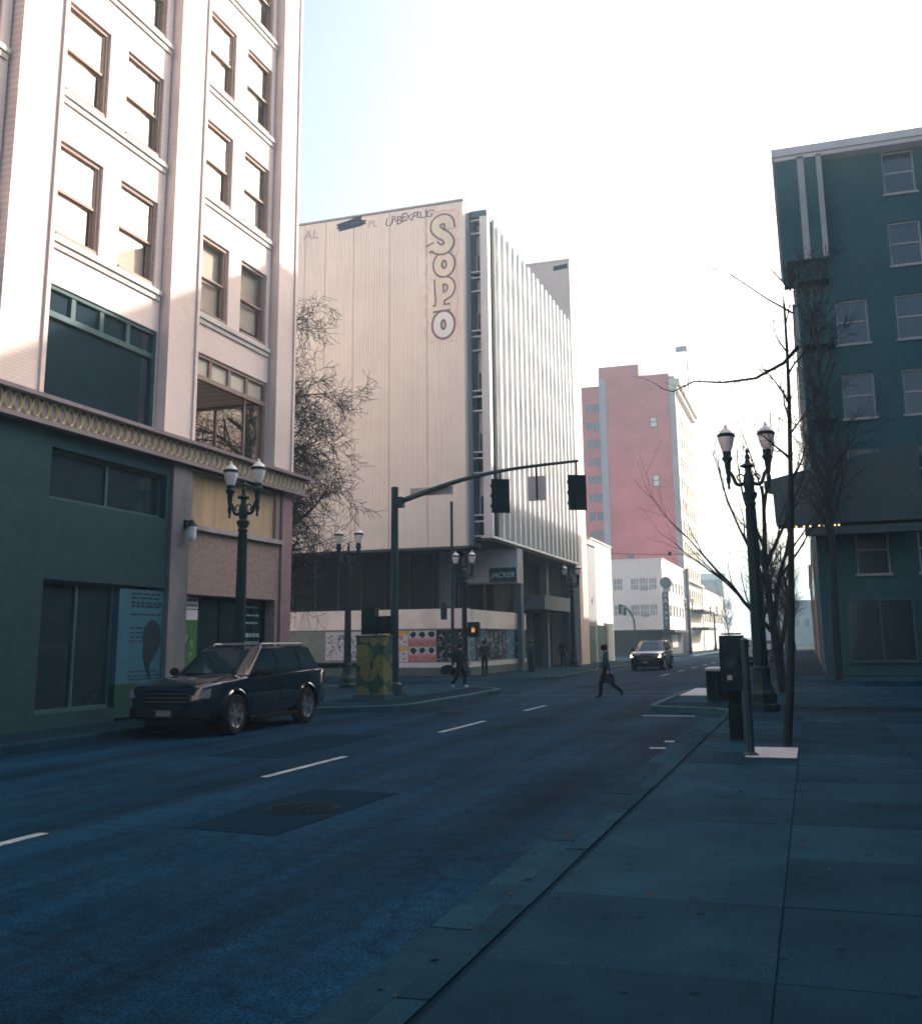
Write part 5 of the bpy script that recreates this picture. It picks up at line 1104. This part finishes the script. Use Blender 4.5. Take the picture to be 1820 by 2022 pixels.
# ------------------------------------------------------------------ people
SKIN = mat('skin', (.42, .26, .19), .6); HAIRM = mat('dark_hair', (.015, .012, .010), .6)
def person(label, loc, rotz, pose, cols, height=1.68, extras=None, group=None):
    """local: facing +X, left is +Y; pose overrides joint positions (metres for a 1.72 m figure)"""
    t = thing('person', label, 'person', loc, rotz, group); s = height/1.74; t.scale = (s, s, s)
    J = dict(pel=(0, 0, .96), sp=(.0, 0, 1.14), ch=(.0, 0, 1.34), nk=(.01, 0, 1.49), hd=(.03, 0, 1.60), tp=(.02, 0, 1.69), no=(.135, 0, 1.60),
             sl=(0, .18, 1.42), el=(-.02, .24, 1.14), wl=(.04, .25, .89), hl=(.06, .25, .81), sr=(0, -.18, 1.42), er=(-.02, -.24, 1.14), wr=(.04, -.25, .89), hr=(.06, -.25, .81),
             pl=(0, .09, .92), kl=(.02, .10, .51), al=(-.02, .10, .09), tl=(.16, .11, .04), pr=(0, -.09, .92), kr=(.02, -.10, .51), ar=(-.02, -.10, .09), tr=(.16, -.11, .04))
    J.update(pose)
    rad = dict(pel=.135, sp=.125, ch=.145, nk=.055, hd=.098, tp=.07, no=.014, sl=.07, el=.05, wl=.036, hl=.038, sr=.07, er=.05, wr=.036, hr=.038, pl=.095, kl=.078, al=.058, tl=.042, pr=.095, kr=.078, ar=.058, tr=.042)
    E = [('pel', 'sp'), ('sp', 'ch'), ('ch', 'nk'), ('nk', 'hd'), ('hd', 'tp'), ('hd', 'no'), ('ch', 'sl'), ('sl', 'el'), ('el', 'wl'), ('wl', 'hl'), ('ch', 'sr'), ('sr', 'er'), ('er', 'wr'), ('wr', 'hr'), ('pel', 'pl'), ('pl', 'kl'), ('kl', 'al'), ('al', 'tl'), ('pel', 'pr'), ('pr', 'kr'), ('kr', 'ar'), ('ar', 'tr')]
    nm = list(J); vs = [Vector(J[k]) for k in nm]; rr = [rad[k] for k in nm]; es = [(nm.index(a), nm.index(b)) for a, b in E]; zone = {}
    for sd in 'lr':                                   # five fingers per hand
        w_, h_ = Vector(J['w'+sd]), Vector(J['h'+sd]); d = (h_-w_).normalized(); side = Vector((1, 0, 0)) if abs(d.x) < .8 else Vector((0, 0, 1)); side = (side-d*side.dot(d)).normalized()
        for k, (off, ln) in enumerate(((-.026, .065), (-.009, .08), (.009, .085), (.026, .075))):
            a = len(vs); vs += [h_+side*off+d*.035, h_+side*off+d*(.035+ln*.55)+Vector((0, 0, -.004)), h_+side*(off*.9)+d*(.035+ln)+Vector((.012, 0, 0))]; rr += [.011, .0095, .008]; es += [(nm.index('h'+sd), a), (a, a+1), (a+1, a+2)]
        a = len(vs); vs += [h_+side*.045+d*.0, h_+side*.065+d*.035]; rr += [.012, .010]; es += [(nm.index('h'+sd), a), (a, a+1)]
    me = bpy.data.meshes.new('sk'); me.from_pydata(vs, es, []); o = bpy.data.objects.new('sk', me); C.objects.link(o)
    md = o.modifiers.new('s', 'SKIN'); md.use_smooth_shade = True
    for i, v in enumerate(me.skin_vertices[0].data): v.radius = (rr[i], rr[i]); v.use_root = (i == 0)
    i = nm.index('pel'); me.skin_vertices[0].data[i].radius = (.115, .15); i = nm.index('ch'); me.skin_vertices[0].data[i].radius = (.12, .155)
    o.modifiers.new('ss', 'SUBSURF').levels = 1
    dg = bpy.context.evaluated_depsgraph_get(); m2 = bpy.data.meshes.new_from_object(o.evaluated_get(dg)); bpy.data.objects.remove(o)
    for c in cols: m2.materials.append(c)             # 0 skin 1 top 2 trousers 3 shoes
    top_b = [('pel', 'sp'), ('sp', 'ch'), ('ch', 'nk'), ('ch', 'sl'), ('sl', 'el'), ('el', 'wl'), ('ch', 'sr'), ('sr', 'er'), ('er', 'wr')]; leg_b = [('pel', 'pl'), ('pl', 'kl'), ('kl', 'al'), ('pel', 'pr'), ('pr', 'kr'), ('kr', 'ar')]; sh_b = [('al', 'tl'), ('ar', 'tr')]; sk_b = [('nk', 'hd'), ('hd', 'tp'), ('hd', 'no'), ('wl', 'hl'), ('wr', 'hr')]
    segs = [(Vector(J[a]), Vector(J[b]), k) for k, L in ((1, top_b), (2, leg_b), (3, sh_b), (0, sk_b)) for a, b in L]
    for p in m2.polygons:
        c = p.center; best = (9, 0)
        for a, b, k in segs:
            ab = b-a; u = max(0, min(1, (c-a).dot(ab)/max(ab.length_squared, 1e-9))); d = (c-a-ab*u).length
            if d < best[0]: best = (d, k)
        p.material_index = best[1]; p.use_smooth = True
    link('body', m2, t)
    hd = Vector(J['hd']); hb = MB(); hb.sphere((hd.x-.02, hd.y, hd.z+.035), .118, 12, 8, sc=(1.0, .92, 1.0)); lpart('hair', hb, HAIRM, t, 60)
    for dy in (-.035, .035): lpart('eye', MB().sphere((hd.x+.092, hd.y+dy, hd.z+.012), .012, 6, 4), HAIRM, t)
    if extras: extras(t, J)
    return t
JK = mat('dark_jacket', (.016, .028, .036), .8, var=.2, scale=12); TRS = mat('dark_trousers', (.010, .015, .022), .85, var=.2, scale=10); SHO = mat('dark_shoes', (.012, .012, .014), .6); SHW = mat('pale_shoes', (.4, .42, .45), .6); TEALJ = mat('teal_coat', (.02, .07, .085), .8, var=.2, scale=10)
def bag(cx, cy, cz, sx, sy, sz, m): return lambda mb: None
def ex_a(t, J):
    b = MB(); b.sphere((-.23, 0, 1.22), .2, 12, 8, sc=(.75, .85, 1.25)); lpart('backpack', b, mat('backpack_cloth', (.012, .022, .03), .85), t, 60)
    h = Vector(J['hr']); b = MB(); b.extr([(-.36, -.02), (-.40, -.22), (-.30, -.33), (.08, -.33), (.16, -.2), (.1, -.02), (-.1, .05)], lambda a, c: (h.x+a-.1, h.y-.13, h.z+c+.02), lambda a, c: (h.x+a-.1, h.y+.11, h.z+c+.02)); lpart('bag', b, mat('bag_cloth', (.010, .014, .022), .8), t, 60); lpart('bag_strap', MB().tube([(h.x-.35, h.y, h.z-.05), (h.x-.05, h.y, h.z+.0), (h.x-.02, h.y, h.z-.12)], .014, 5), SHO, t)
def ex_c(t, J):
    h = Vector(J['hl']); b = MB(); b.extr([(-.16, 0), (-.2, -.3), (.16, -.3), (.12, 0)], lambda a, c: (h.x+a-.02, h.y-.05, h.z+c-.05), lambda a, c: (h.x+a-.02, h.y+.07, h.z+c-.05)); lpart('shopping_bag', b, mat('bag_dark', (.012, .02, .03), .7), t); lpart('bag_handle', MB().tube([(h.x-.1, h.y+.01, h.z-.06), (h.x-.04, h.y+.01, h.z+.02), (h.x+.04, h.y+.01, h.z+.02), (h.x+.07, h.y+.01, h.z-.06)], .008, 5), SHO, t)
person('person with a backpack and a large dark bag walking past the traffic signal pole', (-12.2, 35.5, .148), R(-12), dict(kl=(.2, .1, .52), al=(.16, .1, .10), tl=(.34, .11, .07), kr=(-.02, -.1, .50), ar=(-.30, -.1, .15), tr=(-.16, -.11, .05), hd=(.07, 0, 1.60), tp=(.07, 0, 1.69), no=(.175, 0, 1.59), nk=(.03, 0, 1.49), er=(-.1, -.24, 1.15), wr=(-.12, -.26, .92), hr=(-.12, -.26, .85), el=(.08, .24, 1.16), wl=(.24, .22, 1.0), hl=(.31, .21, .97)), (SKIN, JK, TRS, SHW), 1.62, ex_a)
person('person in a dark coat standing before the poster-covered wall', (-15.25, 48.2, .148), R(-100), {}, (SKIN, JK, TRS, SHO), 1.72)
person('person in dark clothes with a bag striding across the road', (-6.2, 32.3, .004), R(176), dict(kl=(.16, .1, .52), al=(.20, .1, .09), tl=(.37, .1, .05), kr=(-.12, -.1, .50), ar=(-.48, -.1, .22), tr=(-.44, -.1, .09), el=(-.12, .26, 1.16), wl=(-.14, .29, .92), hl=(-.13, .29, .85), er=(.12, -.24, 1.16), wr=(.27, -.22, .98), hr=(.33, -.21, .94), hd=(.06, 0, 1.60), tp=(.05, 0, 1.69), no=(.165, 0, 1.59)), (SKIN, TEALJ, TRS, SHO), 1.68, ex_c)
person('person standing at the far end of the poster-covered wall under the overhang', (-14.25, 53.2, .148), R(150), dict(el=(.1, .23, 1.15), wl=(.26, .14, 1.12), hl=(.33, .1, 1.13)), (SKIN, TEALJ, TRS, SHO), 1.7)
person('person waiting beside the lamp under the finned block', (-14.9, 63.6, .148), R(-80), dict(kl=(.06, .1, .51), al=(.06, .1, .09), tl=(.23, .11, .04)), (SKIN, JK, TRS, SHO), 1.74)

# ------------------------------------------------------------------ sunlit haze over the street
hz = link('haze', MB().box(-1510, 1510, -1510, 1510, -1.6, 52).mesh('haze', BLACKM)); hz['kind'] = 'stuff'
hm_ = bpy.data.materials.new('haze_air'); hm_.use_nodes = True; n = hm_.node_tree.nodes; n.remove(n['Principled BSDF'])
pv = n.new('ShaderNodeVolumePrincipled'); pv.inputs['Density'].default_value = 0.0010; pv.inputs['Color'].default_value = (.62, .88, 1.0, 1); pv.inputs['Anisotropy'].default_value = .3
hm_.node_tree.links.new(pv.outputs[0], n['Material Output'].inputs['Volume'])
hz.data.materials.clear(); hz.data.materials.append(hm_)
tag(hz, 'thin pale sunlit haze filling the street', 'haze')
